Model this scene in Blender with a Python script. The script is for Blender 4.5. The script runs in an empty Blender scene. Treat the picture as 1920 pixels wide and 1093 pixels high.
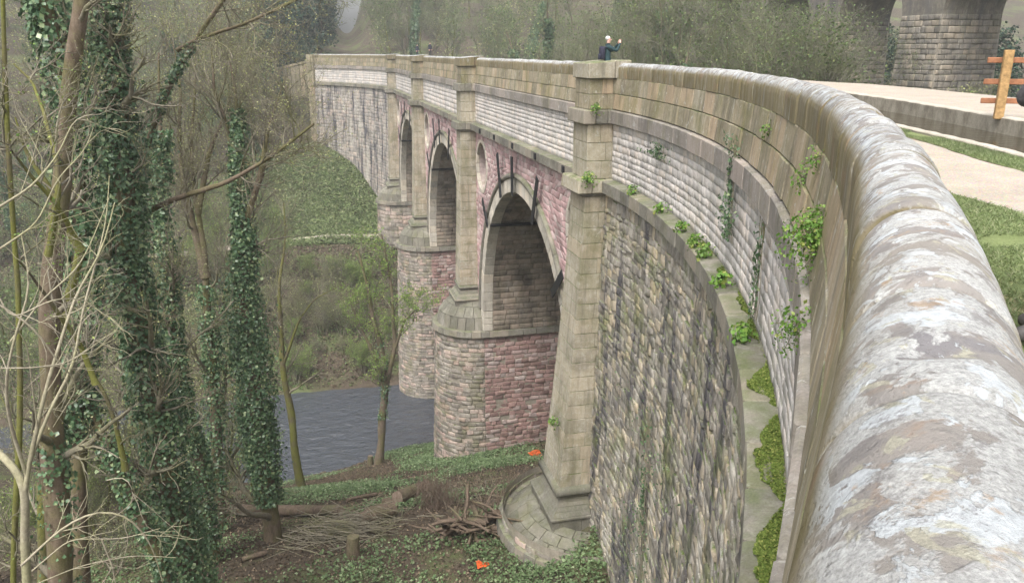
import bpy, math, random
import numpy as np
from mathutils import Vector, Matrix

# ------------------------------------------------------------------ camera, sky, sun, exposure
R = math.radians
FPX, PSI = 1500.0, 0.2403
PHI = math.atan((546.5 - 97.0) / FPX)
scene = bpy.context.scene
COL = scene.collection
cam_d = bpy.data.cameras.new('camera'); cam = bpy.data.objects.new('camera', cam_d); COL.objects.link(cam)
cam.location = (0, 0, 0); cam.rotation_euler = (math.pi / 2 - PHI, 0, -PSI)
cam_d.sensor_width = 36; cam_d.lens = 36 * FPX / 1920; cam_d.clip_start = 0.05; cam_d.clip_end = 3000
scene.camera = cam

world = bpy.data.worlds.new('World'); scene.world = world; world.use_nodes = True
wn = world.node_tree.nodes; wl = world.node_tree.links; wn.clear()
SUN_EL, SUN_AZ = R(58), R(215)
sky = wn.new('ShaderNodeTexSky'); sky.sky_type = 'NISHITA'; sky.sun_disc = False
sky.sun_elevation = SUN_EL; sky.sun_rotation = SUN_AZ; sky.air_density = 1.0; sky.dust_density = 6.0; sky.ozone_density = 1.0
hs = wn.new('ShaderNodeHueSaturation'); hs.inputs['Saturation'].default_value = 0.30
bg = wn.new('ShaderNodeBackground'); bg.inputs['Strength'].default_value = 0.15
wo = wn.new('ShaderNodeOutputWorld')
wl.new(sky.outputs[0], hs.inputs['Color']); wl.new(hs.outputs[0], bg.inputs['Color']); wl.new(bg.outputs[0], wo.inputs['Surface'])
sd = bpy.data.lights.new('sun', 'SUN'); sd.energy = 1.3; sd.angle = R(25); sd.color = (1.0, 0.96, 0.9)
sun = bpy.data.objects.new('sun', sd); COL.objects.link(sun)
sdir = Vector((math.sin(SUN_AZ) * math.cos(SUN_EL), math.cos(SUN_AZ) * math.cos(SUN_EL), math.sin(SUN_EL)))
sun.rotation_euler = sdir.to_track_quat('Z', 'Y').to_euler()
vs = scene.view_settings; vs.view_transform = 'Standard'; vs.look = 'None'; vs.exposure = 1.05; vs.gamma = 1.0; vs.use_curve_mapping = False
scene.cycles.max_bounces = 6; scene.cycles.diffuse_bounces = 3; scene.cycles.glossy_bounces = 2
scene.cycles.transmission_bounces = 2; scene.cycles.volume_bounces = 1; scene.cycles.use_denoising = True

# ------------------------------------------------------------------ helpers
rng = np.random.default_rng(7)
ROOT = {}

def inv(px, py, v=None, z=None, X=None):
    """world point seen at photo pixel (px,py), at horizontal distance v / height z / plane X"""
    dx = (px - 960) / FPX; dy = (546.5 - py) / FPX
    w = np.array([0, 0, -math.sin(PHI) + dy * math.cos(PHI)]); vv = math.cos(PHI) + dy * math.sin(PHI)
    w[0] = dx * math.cos(PSI) + vv * math.sin(PSI); w[1] = -dx * math.sin(PSI) + vv * math.cos(PSI)
    s = v / vv if v is not None else (z / w[2] if z is not None else X / w[0])
    return w * s

def proj(P):
    P = np.asarray(P, float)
    u = P[:, 0] * math.cos(PSI) - P[:, 1] * math.sin(PSI); v = P[:, 0] * math.sin(PSI) + P[:, 1] * math.cos(PSI); z = P[:, 2]
    d = v * math.cos(PHI) - z * math.sin(PHI); up = z * math.cos(PHI) + v * math.sin(PHI)
    d = np.where(d < .05, .05, d)
    return 960 + FPX * u / d, 546.5 - FPX * up / d, d

def screen_area(V):
    x, y, d = proj(V)
    if d.min() <= .06: return 0.0
    w = min(x.max(), 1920) - max(x.min(), 0); h = min(y.max(), 1093) - max(y.min(), 0)
    return w * h if w > 0 and h > 0 else 0.0

def mesh(name, V, F, mats, smooth=False, rnd=None, mi=None):
    V = np.asarray(V, np.float32).reshape(-1, 3)
    me = bpy.data.meshes.new(name)
    if isinstance(F, np.ndarray):
        n, k = F.shape
        me.vertices.add(len(V)); me.vertices.foreach_set('co', V.ravel())
        me.loops.add(n * k); me.loops.foreach_set('vertex_index', F.astype(np.int32).ravel())
        me.polygons.add(n); me.polygons.foreach_set('loop_start', np.arange(0, n * k, k, dtype=np.int32))
        me.update(calc_edges=True)
    else:
        me.from_pydata(V.tolist(), [], F)
    if smooth: me.polygons.foreach_set('use_smooth', np.ones(len(me.polygons), bool))
    if rnd is not None:
        a = me.attributes.new('rnd', 'FLOAT', 'POINT')
        a.data.foreach_set('value', np.broadcast_to(np.asarray(rnd, np.float32), (len(V),)).copy())
    for m in (mats if isinstance(mats, (list, tuple)) else [mats]): me.materials.append(m)
    if mi is not None: me.polygons.foreach_set('material_index', np.asarray(mi, np.int32))
    return me

def obj(name, me, parent=None):
    o = bpy.data.objects.new(name, me); COL.objects.link(o)
    if parent is not None:
        o.parent = parent; ROOT[o] = ROOT.get(parent, np.zeros(3))
    return o

def mk(name, V, F, mats, parent=None, smooth=False, rnd=None, mi=None):
    """mesh object from world coordinates; under a parent the thing's base is subtracted"""
    V = np.asarray(V, float).reshape(-1, 3)
    if parent is not None: V = V - ROOT.get(parent, np.zeros(3))
    return obj(name, mesh(name, V, F, mats, smooth, rnd, mi), parent)

def tag(o, label, cat, group=None):
    o['label'] = label; o['category'] = cat
    if group: o['group'] = group
    return o

def thing(name, label, cat, loc=(0, 0, 0), group=None):
    o = bpy.data.objects.new(name, None); COL.objects.link(o); o.location = loc; o.empty_display_size = .3
    ROOT[o] = np.array(loc, float)
    return tag(o, label, cat, group)

def structure(o): o['kind'] = 'structure'; return o
def stuff(o): o['kind'] = 'stuff'; return o

def copy_thing(src, loc, rz=0, sc=1.0, label=None, group=None):
    r = src.copy(); COL.objects.link(r); r.location = loc; r.rotation_euler = (0, 0, rz)
    r.scale = (sc, sc, sc) if not isinstance(sc, tuple) else sc
    if label: r['label'] = label
    if group: r['group'] = group
    for ch in src.children:
        c = ch.copy(); COL.objects.link(c); c.parent = r
    return r

def smooth01(a, b, x):
    t = np.clip((x - a) / (b - a), 0, 1); return t * t * (3 - 2 * t)

_g = np.random.default_rng(99)
_W = _g.normal(size=(14, 3)); _PH = _g.uniform(0, 6.28, 14)
def lump(x, y, z, sc):
    """cheap smooth noise in about -1..1"""
    s = 0
    for (a, b, c), p in zip(_W, _PH): s = s + np.sin((a * x + b * y + c * z) * sc + p)
    return s / 5.0

# ------------------------------------------------------------------ materials
class NT:
    def __init__(s, name):
        s.m = bpy.data.materials.new(name); s.m.use_nodes = True
        s.t = s.m.node_tree; s.t.nodes.clear()
        s.out = s.n('ShaderNodeOutputMaterial'); s.b = s.n('ShaderNodeBsdfPrincipled')
        s.l(s.b.outputs[0], s.out.inputs['Surface']); s.pos = s.n('ShaderNodeNewGeometry').outputs['Position']
    def n(s, t, **k):
        x = s.t.nodes.new(t)
        for a, b in k.items(): setattr(x, a, b)
        return x
    def l(s, a, b): s.t.links.new(a, b)
    def put(s, sock, v):
        if hasattr(v, 'is_output'): s.l(v, sock)
        else: sock.default_value = (*v, 1) if isinstance(v, tuple) and len(v) == 3 and sock.type == 'RGBA' else v
    def scale(s, sc, vec=None):
        x = s.n('ShaderNodeMapping'); x.inputs['Scale'].default_value = sc; s.l(vec or s.pos, x.inputs[0]); return x.outputs[0]
    def noise(s, sc, det=4, rough=.55, vec=None, dist=0):
        x = s.n('ShaderNodeTexNoise'); x.inputs['Scale'].default_value = sc; x.inputs['Detail'].default_value = det
        x.inputs['Roughness'].default_value = rough; x.inputs['Distortion'].default_value = dist
        s.l(vec or s.pos, x.inputs['Vector']); return x.outputs['Fac']
    def voro(s, sc, vec=None, feat='F1', rand=1.0):
        x = s.n('ShaderNodeTexVoronoi', feature=feat); x.inputs['Scale'].default_value = sc; x.inputs['Randomness'].default_value = rand
        s.l(vec or s.pos, x.inputs['Vector']); return x
    def rng(s, f, a, b, c=0., d=1.):
        x = s.n('ShaderNodeMapRange'); x.clamp = True
        s.put(x.inputs[0], f)
        for i, v in enumerate((a, b, c, d)): x.inputs[i + 1].default_value = v
        return x.outputs[0]
    def mix(s, f, a, b, mode='MIX'):
        x = s.n('ShaderNodeMix', data_type='RGBA', blend_type=mode)
        s.put(x.inputs[0], f); s.put(x.inputs[6], a); s.put(x.inputs[7], b); return x.outputs[2]
    def math(s, op, a, b=0.):
        x = s.n('ShaderNodeMath', operation=op); s.put(x.inputs[0], a); s.put(x.inputs[1], b); return x.outputs[0]
    def attr(s, nm='rnd'):
        return s.n('ShaderNodeAttribute', attribute_name=nm).outputs['Fac']
    def grey(s, f):
        x = s.n('ShaderNodeCombineColor')
        for i in range(3): s.put(x.inputs[i], f)
        return x.outputs[0]
    def normal_z(s):
        x = s.n('ShaderNodeSeparateXYZ'); s.l(s.n('ShaderNodeNewGeometry').outputs['Normal'], x.inputs[0]); return x.outputs[2]
    def warp(s, amt, sc=3.0):
        a = s.n('ShaderNodeTexNoise'); a.inputs['Scale'].default_value = sc; a.inputs['Detail'].default_value = 3; s.l(s.pos, a.inputs['Vector'])
        b = s.n('ShaderNodeVectorMath', operation='MULTIPLY_ADD'); s.l(a.outputs['Color'], b.inputs[0])
        b.inputs[1].default_value = (amt,) * 3; s.l(s.pos, b.inputs[2]); return b.outputs[0]
    def fin(s, col, rough=.85, bump=None, bs=.3, bd=.02, spec=.3):
        s.put(s.b.inputs['Base Color'], col); s.put(s.b.inputs['Roughness'], rough); s.b.inputs['Specular IOR Level'].default_value = spec
        if bump is not None:
            x = s.n('ShaderNodeBump'); x.inputs['Strength'].default_value = bs; x.inputs['Distance'].default_value = bd
            s.l(bump, x.inputs['Height']); s.l(x.outputs[0], s.b.inputs['Normal'])
        return s.m

def stone_mat(name, c1, c2, c3, alt, stain=(.045, .043, .04), stain_amt=.5, moss=(.10, .12, .03), moss_amt=.3, top_moss=.5,
              streak=.5, bump=.5, tint=.5, lichen=0.0, fine=1.0, big=0.0, bigc=(.10, .10, .10)):
    t = NT(name); r = t.attr()
    n1 = t.noise(1.3, 5, .6); n2 = t.noise(7 * fine, 5, .65); n3 = t.noise(38 * fine, 4, .7)
    col = t.mix(t.rng(n1, .35, .65), c1, c2)
    col = t.mix(t.rng(n2, .45, .7, 0, .75), col, c3)
    col = t.mix(t.rng(r, .55, .95, 0, .8), col, alt)                     # some stones come from another bed
    col = t.mix(1.0, col, t.grey(t.rng(r, 0, 1, 1 - tint * .55, 1 + tint * .45)), 'MULTIPLY')
    sv = t.noise(1.0, 4, .6, vec=t.scale((5.5, 5.5, .45)))
    col = t.mix(t.rng(sv, .5, .72, 0, streak * .75), col, stain)          # run-off streaks
    col = t.mix(t.rng(t.noise(1.0, 3, .6, vec=t.scale((9, 9, .6))), .58, .75, 0, streak * .6), col, (.62, .60, .55))
    col = t.mix(t.rng(t.noise(.55, 5, .65, dist=.6), .52, .72, 0, stain_amt), col, stain)
    if big:
        bn = t.noise(1.0, 5, .65, vec=t.scale((.9, .9, .16)), dist=.4)
        col = t.mix(t.rng(bn, .50, .64, 0, big), col, bigc)
        col = t.mix(t.rng(bn, .44, .32, 0, big * .55), col, (.56, .53, .47))
    col = t.mix(t.rng(t.noise(.9, 5, .6, dist=.5), .5, .68, 0, moss_amt), col, moss)
    if top_moss:
        up = t.rng(t.normal_z(), .35, .9); col = t.mix(t.math('MULTIPLY', up, t.rng(t.noise(2.4, 4, .6), .38, .6, 0, top_moss)), col, (.09, .13, .03))
    if lichen:
        col = t.mix(t.rng(t.noise(5, 5, .7, dist=.8), .60, .64, 0, lichen), col, (.60, .61, .57))
    col = t.mix(.5, col, t.grey(t.rng(n3, .25, .75, .55, 1.45)), 'MULTIPLY')
    bh = t.math('ADD', t.math('MULTIPLY', n2, 1.0), t.math('MULTIPLY', n3, .45))
    return t.fin(col, .9, bh, bump, .03, .2)

M = {}
M['ashlar'] = stone_mat('buff_ashlar', (.34, .29, .20), (.25, .225, .145), (.40, .35, .27), (.33, .25, .17), stain_amt=.35, moss=(.17, .165, .055), moss_amt=.55, streak=.75, big=.35, bigc=(.14, .12, .08), top_moss=.8, lichen=.35)
M['pilaster'] = stone_mat('pilaster_ashlar', (.44, .39, .30), (.34, .305, .225), (.52, .485, .41), (.37, .31, .23), stain=(.09, .085, .07), stain_amt=.5, moss=(.17, .165, .08), moss_amt=.55, streak=.65, big=.45, bigc=(.15, .14, .09), top_moss=.9, lichen=.25, tint=.3)
M['frieze'] = stone_mat('pale_frieze', (.62, .58, .55), (.52, .485, .46), (.68, .66, .63), (.55, .48, .42), stain=(.20, .19, .19), stain_amt=.35, moss_amt=.12, streak=.6, top_moss=.4, tint=.35, big=.35, bigc=(.27, .255, .25))
M['upper_string'] = stone_mat('upper_string_stone', (.32, .285, .25), (.25, .225, .20), (.38, .35, .33), (.30, .25, .22), stain_amt=.35, moss=(.16, .155, .06), moss_amt=.3, streak=.4, top_moss=.15, lichen=.35)
M['string'] = stone_mat('string_course_stone', (.25, .232, .195), (.19, .178, .145), (.30, .285, .25), (.23, .20, .16), stain_amt=.55, moss=(.12, .125, .05), moss_amt=.4, streak=.25, top_moss=.5, lichen=.15)
M['pink'] = stone_mat('pink_spandrel', (.58, .37, .36), (.48, .31, .31), (.60, .46, .45), (.46, .40, .38), stain=(.2, .15, .15), stain_amt=.4, moss_amt=.05, streak=.25, top_moss=0, tint=.7)
M['wing'] = stone_mat('wing_rubble', (.38, .345, .295), (.285, .26, .225), (.50, .465, .41), (.42, .34, .23), stain=(.11, .105, .105), stain_amt=.65, moss=(.14, .16, .055), moss_amt=.65, streak=.6, top_moss=.9, tint=.6, bump=1.0, lichen=.3, big=1.5, bigc=(.10, .095, .10))
M['farwing'] = stone_mat('far_wing_rubble', (.42, .385, .345), (.33, .30, .27), (.52, .48, .44), (.40, .32, .27), stain=(.12, .115, .125), stain_amt=.7, moss_amt=.15, streak=1.0, top_moss=.3, tint=.5, big=1.2, bigc=(.085, .082, .095))
M['pier'] = stone_mat('pier_rubble', (.38, .34, .29), (.30, .265, .225), (.47, .43, .39), (.42, .30, .26), stain=(.07, .062, .06), stain_amt=.5, moss=(.16, .16, .05), moss_amt=.45, streak=.35, top_moss=.7, tint=.65, bump=.9, big=.5, bigc=(.13, .12, .11))
M['pierpink'] = stone_mat('pier_pink_rubble', (.42, .265, .24), (.34, .22, .20), (.48, .34, .31), (.32, .28, .265), stain=(.10, .075, .07), stain_amt=.4, moss_amt=.12, streak=.3, top_moss=.5, tint=.7, bump=.9)
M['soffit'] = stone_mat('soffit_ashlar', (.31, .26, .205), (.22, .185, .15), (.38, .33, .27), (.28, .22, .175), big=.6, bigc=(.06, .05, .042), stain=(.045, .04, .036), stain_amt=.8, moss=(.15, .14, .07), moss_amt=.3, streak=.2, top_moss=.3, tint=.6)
M['vouss'] = stone_mat('voussoir_stone', (.58, .53, .45), (.50, .455, .38), (.63, .59, .53), (.52, .45, .36), stain_amt=.25, moss_amt=.1, streak=.5, top_moss=.2, tint=.4)
M['dome'] = stone_mat('dome_stone', (.20, .19, .155), (.15, .143, .115), (.25, .235, .20), (.18, .165, .135), big=.5, bigc=(.09, .09, .06), stain_amt=.4, moss=(.15, .15, .06), moss_amt=.35, streak=.2, top_moss=.15, tint=.3)
M['mortar'] = stone_mat('mortar', (.31, .275, .225), (.25, .225, .18), (.36, .33, .28), (.31, .27, .22), moss_amt=.2, streak=.2, tint=0)
M['mortarpink'] = stone_mat('pink_mortar', (.50, .41, .38), (.44, .35, .33), (.54, .46, .43), (.5, .4, .38), moss_amt=.05, streak=.2, tint=0)
M['viaduct'] = stone_mat('viaduct_stone', (.27, .245, .205), (.20, .185, .165), (.36, .32, .26), (.28, .235, .18), stain_amt=.5, big=.6, bigc=(.10, .10, .105), moss_amt=.15, streak=.4, tint=.6, fine=.5)

def coping_mat():
    t = NT('lichened_coping')
    base = t.mix(t.rng(t.noise(1.8, 5, .6), .35, .65), (.37, .345, .315), (.30, .285, .275))
    base = t.mix(t.rng(t.noise(4.5, 6, .7, dist=.3), .5, .7, 0, .55), base, (.45, .40, .36))
    base = t.mix(t.rng(t.noise(2.6, 5, .65, dist=.5), .59, .68, 0, .55), base, (.43, .27, .16))
    base = t.mix(t.rng(t.noise(2.0, 5, .6, dist=.8), .55, .62, 0, .6), base, (.22, .215, .235))
    up = t.rng(t.normal_z(), .30, .62)
    speck = t.rng(t.noise(95, 4, .8), .3, .7, .55, 1.25)
    def crust(sc, thr, soft, dist, off):
        n = t.noise(sc, 7, .62, vec=t.scale((1, 1, 1), None) if not off else t.scale((1.0 + off, 1.0 - off * .4, 1.0)), dist=dist)
        return t.rng(n, thr, thr + soft)
    a = crust(6.2, .465, .03, .35, 0)
    pale = t.mix(1, t.mix(t.noise(2.3, 3, .5), (.64, .65, .65), (.52, .525, .50)), t.grey(speck), 'MULTIPLY')
    c = t.mix(t.math('MULTIPLY', a, .92), base, pale)
    b = crust(7.0, .545, .02, .45, .13)
    c = t.mix(t.math('MULTIPLY', b, .9), c, t.mix(1, (.69, .735, .765), t.grey(t.rng(t.noise(60, 3, .7), .3, .7, .7, 1.12)), 'MULTIPLY'))
    y = crust(11, .60, .03, .5, .31)
    c = t.mix(t.math('MULTIPLY', y, .7), c, t.mix(1, (.56, .545, .42), t.grey(speck), 'MULTIPLY'))
    wv = t.voro(13, t.warp(.09, 22)).outputs['Distance']
    d = t.math('MULTIPLY', t.rng(wv, .22, .15), t.rng(t.noise(2.7, 3, .5), .60, .64))
    c = t.mix(t.math('MULTIPLY', d, .9), c, (.72, .76, .78))
    big = t.voro(6.5, t.warp(.06, 9)).outputs['Distance']
    rim = t.math('MULTIPLY', t.rng(big, .27, .30), t.rng(big, .35, .32))
    c = t.mix(t.math('MULTIPLY', rim, t.rng(t.noise(1.3, 2, .5), .50, .56, 0, .75)), c, (.74, .76, .74))
    c = t.mix(t.rng(t.noise(30, 6, .8), .54, .72, 0, .65), c, (.16, .145, .135))
    c = t.mix(t.rng(t.noise(8, 6, .75), .57, .62, 0, .65), c, (.25, .235, .23))
    c = t.mix(t.rng(t.noise(5, 6, .75, dist=.4), .60, .66, 0, .6), c, (.46, .32, .19))
    sv = t.noise(1.0, 4, .6, vec=t.scale((7, 7, .5)))
    flank = t.mix(t.rng(sv, .42, .6), (.235, .20, .105), (.31, .265, .17))
    flank = t.mix(t.rng(t.noise(1.0, 4, .65, vec=t.scale((13, 13, 1.6))), .60, .64, 0, .6), flank, (.56, .57, .55))
    flank = t.mix(t.rng(t.noise(3.0, 4, .6), .55, .65, 0, .5), flank, (.35, .24, .16))
    c = t.mix(up, flank, c)
    c = t.mix(t.rng(t.noise(1.4, 4, .6), .52, .62, 0, .35), c, (.30, .27, .22))
    c = t.mix(1.0, c, t.grey(t.rng(t.attr(), 0, 1, .60, .84)), 'MULTIPLY')
    n = t.noise(85, 6, .75); n2 = t.noise(14, 5, .65)
    bh = t.math('ADD', t.math('ADD', t.math('MULTIPLY', n, .55), n2), t.math('MULTIPLY', t.math('ADD', a, b), .22))
    pit = t.rng(t.voro(46, t.warp(.03, 30)).outputs['Distance'], .05, .3)
    bh = t.math('ADD', bh, t.math('MULTIPLY', pit, .25))
    return t.fin(c, .92, bh, .8, .014, .2)
M['coping'] = coping_mat()

def leaf_mat(name, c1, c2, c3=None, rough=.5, trans=.25, spec=.3):
    t = NT(name); r = t.attr()
    col = t.mix(r, c1, c2)
    if c3: col = t.mix(t.rng(r, .82, 1.0), col, c3)
    col = t.mix(.5, col, t.grey(t.rng(t.noise(.8, 2, .5), .3, .7, .6, 1.4)), 'MULTIPLY')
    m = t.fin(col, rough, None, spec=spec)
    if trans:
        tr = t.n('ShaderNodeBsdfTranslucent'); t.l(col, tr.inputs[0]); mx = t.n('ShaderNodeMixShader'); mx.inputs[0].default_value = trans
        t.l(t.b.outputs[0], mx.inputs[1]); t.l(tr.outputs[0], mx.inputs[2]); t.l(mx.outputs[0], t.out.inputs['Surface'])
    return m
M['ivy'] = leaf_mat('ivy_leaf', (.055, .115, .055), (.14, .22, .105), (.30, .37, .19), .34, .2, .5)
M['ivybright'] = leaf_mat('bright_ivy_leaf', (.14, .26, .03), (.30, .42, .06), (.45, .50, .10), .45, .3)
M['spring'] = leaf_mat('spring_leaf', (.14, .24, .05), (.26, .36, .09), (.40, .44, .14), .5, .35)
M['bud'] = leaf_mat('bud_leaf', (.26, .29, .10), (.42, .43, .20), (.52, .50, .30), .6, .3)
M['evergreen'] = leaf_mat('evergreen_leaf', (.022, .050, .032), (.05, .09, .05), None, .6, .05)
M['wood_green'] = leaf_mat('hillside_leaf', (.075, .125, .045), (.16, .22, .08), (.26, .29, .11), .6, .2)
M['herb'] = leaf_mat('herb_leaf', (.085, .14, .058), (.18, .25, .115), (.31, .37, .22), .55, .25)
M['wallplant'] = leaf_mat('wall_plant_leaf', (.09, .20, .03), (.20, .34, .07), (.40, .42, .12), .5, .25)
M['moss'] = leaf_mat('ledge_moss', (.09, .135, .03), (.19, .245, .06), (.31, .32, .10), .85, .15, .1)
M['litter'] = leaf_mat('leaf_litter', (.05, .038, .028), (.14, .108, .075), (.27, .21, .15), .9, 0, .1)
M['grassblade'] = leaf_mat('grass_blade', (.14, .19, .075), (.22, .27, .12), (.36, .36, .22), .5, .25)

def bark_mat(name, c1, c2, moss, amt, sc=1.0):
    t = NT(name)
    n = t.noise(9 * sc, 5, .65, vec=t.scale((1, 1, .35))); n2 = t.noise(.9, 4, .6)
    col = t.mix(t.rng(n, .35, .65), c1, c2)
    col = t.mix(t.rng(n2, .55 - amt * .25, .72 - amt * .25, 0, min(1., amt + .2)), col, moss)
    col = t.mix(.6, col, t.grey(t.rng(t.noise(30 * sc, 4, .7), .3, .7, .6, 1.4)), 'MULTIPLY')
    return t.fin(col, .9, n, .7, .03, .2)
M['bark'] = bark_mat('bark', (.115, .085, .06), (.19, .15, .11), (.13, .14, .04), .4)
M['barkbrown'] = bark_mat('brown_bark', (.125, .098, .072), (.20, .16, .12), (.14, .14, .05), .5)
M['barkmoss'] = bark_mat('mossy_bark', (.09, .075, .05), (.15, .125, .08), (.15, .155, .04), .75)
M['twig'] = bark_mat('twig_bark', (.15, .135, .10), (.26, .235, .18), (.15, .155, .06), .35)
M['twigpale'] = bark_mat('pale_twig_bark', (.27, .24, .18), (.38, .34, .26), (.28, .28, .14), .45)
M['twigwood'] = bark_mat('hillside_twig', (.13, .122, .098), (.235, .218, .178), (.17, .19, .085), .6)
M['log'] = bark_mat('log_bark', (.10, .075, .055), (.18, .135, .10), (.11, .13, .05), .25)
M['deadbrown'] = bark_mat('dead_brown_brush', (.13, .095, .072), (.24, .185, .145), (.2, .17, .12), .3)

def plain(name, c, rough=.7, var=.25, sc=8, spec=.3, metal=0):
    t = NT(name); n = t.noise(sc, 4, .6)
    col = t.mix(1, c, t.grey(t.rng(n, .25, .75, 1 - var, 1 + var)), 'MULTIPLY'); t.b.inputs['Metallic'].default_value = metal
    return t.fin(col, rough, n, .2, .01, spec)
M['iron'] = plain('black_iron', (.018, .018, .02), .6)
M['orange'] = plain('orange_plastic', (.75, .13, .03), .5, .15)
M['white'] = plain('white_plastic', (.6, .72, .75), .5, .1)
M['fence'] = plain('fence_timber', (.38, .24, .105), .85, .5, 14)
M['rail'] = plain('fence_rail_timber', (.30, .135, .07), .8, .3, 14)
M['skin'] = plain('skin', (.62, .38, .31), .5, .1); M['hair'] = plain('white_hair', (.72, .71, .69), .7, .15, 60)
M['jacket'] = plain('dark_green_jacket', (.022, .05, .055), .8, .3); M['trousers'] = plain('dark_trousers', (.03, .032, .04), .85, .3)
M['navy'] = plain('navy_cloth', (.03, .03, .05), .85, .3); M['boot'] = plain('boot_leather', (.075, .07, .068), .6, .3, 30)
M['greyjacket'] = plain('grey_checked_jacket', (.09, .085, .09), .85, .5, 40)
M['camera'] = plain('camera_body', (.03, .03, .03), .4)

# ------------------------------------------------------------------ terrain, river, towpath
GY = np.array([-60, -30, -10, 2, 10, 16, 26, 32, 40, 48, 56, 60.5, 62, 74.5, 76.5, 82, 90, 98, 104, 110, 116, 124, 134, 150, 180, 230, 300, 420, 700.])
GZ = np.array([-2, -4, -9, -14, -17.2, -18.4, -18.6, -20.3, -23.3, -26.6, -30.2, -32.1, -33.2, -33.4, -31.8, -29.5, -25.5, -22.3, -20.8, -18.8, -16.3, -13.2, -8.5, -3, 1, 4, 6, 8, 10.])
WATER = -32.4
def ground(x, y):
    x = np.asarray(x, float); y = np.asarray(y, float)
    sh = np.interp(x, [-40, -14, -9, -4, 3, 9, 15], [9, 5, -.5, -2.3, 0, 2, 4]) * smooth01(38, 58, y) * (1 - smooth01(66, 74, y))
    z = np.interp(y - sh, GY, GZ)
    z = z + lump(x, y, 0, .16) * .35 + lump(x, y, 5, .55) * .13
    z = z + 1.45 * np.exp(-(((x - 9.9) / 1.5) ** 2 + ((y - 24.9) / 1.3) ** 2)) + .85 * np.exp(-(((x - 8.0) / 1.5) ** 2 + ((y - 22.9) / 1.3) ** 2))
    z = z + 34 * smooth01(150, 290, y) * (1 - np.exp(-((x / np.maximum(y, 50.) - .046) / .035) ** 2)) + 70 * smooth01(290, 700, y) * (1 - np.exp(-((x / np.maximum(y, 50.) - .046) / .035) ** 2))
    z = z + np.clip(-x - 18, 0, 200) * .16 * (1 - .6 * smooth01(50, 60, y) * (1 - smooth01(74, 84, y)))
    z = z + np.clip(x - 26, 0, 25) * .15 * smooth01(20, 60, y)
    return z

def soil_mat():
    t = NT('woodland_soil')
    n = t.noise(.35, 5, .6); n2 = t.noise(2.5, 5, .65); n3 = t.noise(16, 4, .7)
    c = t.mix(t.rng(n2, .35, .65), (.068, .054, .04), (.115, .092, .068))
    c = t.mix(t.rng(n, .50, .64, 0, .7), c, (.12, .155, .06))
    c = t.mix(t.rng(t.noise(.12, 3, .5), .54, .66, 0, .4), c, (.14, .185, .07))
    c = t.mix(.7, c, t.grey(t.rng(n3, .25, .75, .45, 1.5)), 'MULTIPLY')
    return t.fin(c, .95, t.math('ADD', n3, n2), .8, .06, .1)
M['soil'] = soil_mat()
xs = np.concatenate([np.arange(-300, -40, 12), np.arange(-40, 44, .75), np.arange(44, 320, 12)])
ys = np.concatenate([np.arange(-60, 0, 6), np.arange(0, 130, .75), np.arange(130, 700, 14)])
GX, GYY = np.meshgrid(xs, ys); V = np.c_[GX.ravel(), GYY.ravel(), ground(GX, GYY).ravel()]
nx = len(xs); ii = np.arange(len(ys) - 1)[:, None] * nx + np.arange(nx - 1)[None, :]; ii = ii.ravel()
structure(mk('ground', V, np.c_[ii, ii + 1, ii + nx + 1, ii + nx], M['soil'], smooth=True))

def water_mat(name, c, sc, bs):
    t = NT(name)
    n = t.noise(1, 3, .6, vec=t.scale((sc, sc * 1.6, 1)), dist=.8); n2 = t.noise(1, 3, .6, vec=t.scale((sc * .3, sc * .5, 1)))
    t.b.inputs['IOR'].default_value = 1.5 if bs > .2 else 1.33
    return t.fin(c, .05, t.math('ADD', n, t.math('MULTIPLY', n2, 2.0)), bs, .15, 1.0)
M['river'] = water_mat('river_water', (.055, .062, .075), 3.2, .8); M['canalw'] = water_mat('canal_water', (.05, .042, .025), 3, .08)
xs = np.concatenate([np.arange(-120, -26, 4), np.arange(-26, 16, .22), np.arange(16, 62, 4)]); ys = np.concatenate([np.arange(40, 54, 2), np.arange(54, 78, .22), np.arange(78, 88, 2)])
GX, GYY = np.meshgrid(xs, ys); nx = len(xs)
wz = WATER + .012 * np.sin(GYY * 6.2 + GX * 2.1 + 4.2 * lump(GX, GYY, 0, 1.1)) * (.6 + .5 * lump(GX, GYY, 3, .35)) + .030 * lump(GX * .6, GYY * 1.5, 1, 4.0) + .022 * lump(GX * .7, GYY, 6, 2.1)
ii = (np.arange(len(ys) - 1)[:, None] * nx + np.arange(nx - 1)[None, :]).ravel()
structure(mk('river', np.c_[GX.ravel(), GYY.ravel(), wz.ravel()], np.c_[ii, ii + 1, ii + nx + 1, ii + nx], M['river'], smooth=True))

# ---- plan of the aqueduct: s<0 near wing, straight, s>LS far wing
Y0, LS, X0 = 26.2, 73.2, 9.768
_t = np.arange(0, 40, .02)
_th = .0063 + np.cumsum(np.interp(_t, [0, 10, 18, 24, 40], [.026, .025, .024, .0255, .0255])) * .02
_tx = np.cumsum(np.sin(_th)) * .02; _ty = np.cumsum(np.cos(_th)) * .02
def path(s, o, z):
    s = np.asarray(s, float); s, o, z = np.broadcast_arrays(s, np.asarray(o, float), np.asarray(z, float))
    tn = np.clip(-s, 0, 39.9); tf = np.clip(s - LS, 0, 39.9); t = np.where(s < 0, tn, tf)
    sg = np.where(s < 0, 1., np.where(s > LS, -1., 0.))
    th = np.interp(t, _t, _th) * np.abs(sg)
    x = X0 - np.interp(t, _t, _tx) * np.abs(sg); y = Y0 + np.clip(s, 0, LS) - sg * np.interp(t, _t, _ty)
    return np.stack([x - np.cos(th) * o, y + sg * np.sin(th) * o, z], -1)
def ptop(s):
    t = np.clip(-np.asarray(s, float), 0, 60); return -.36 - .002 * t - .001 * np.clip(t - 16, 0, 99) ** 2
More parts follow.
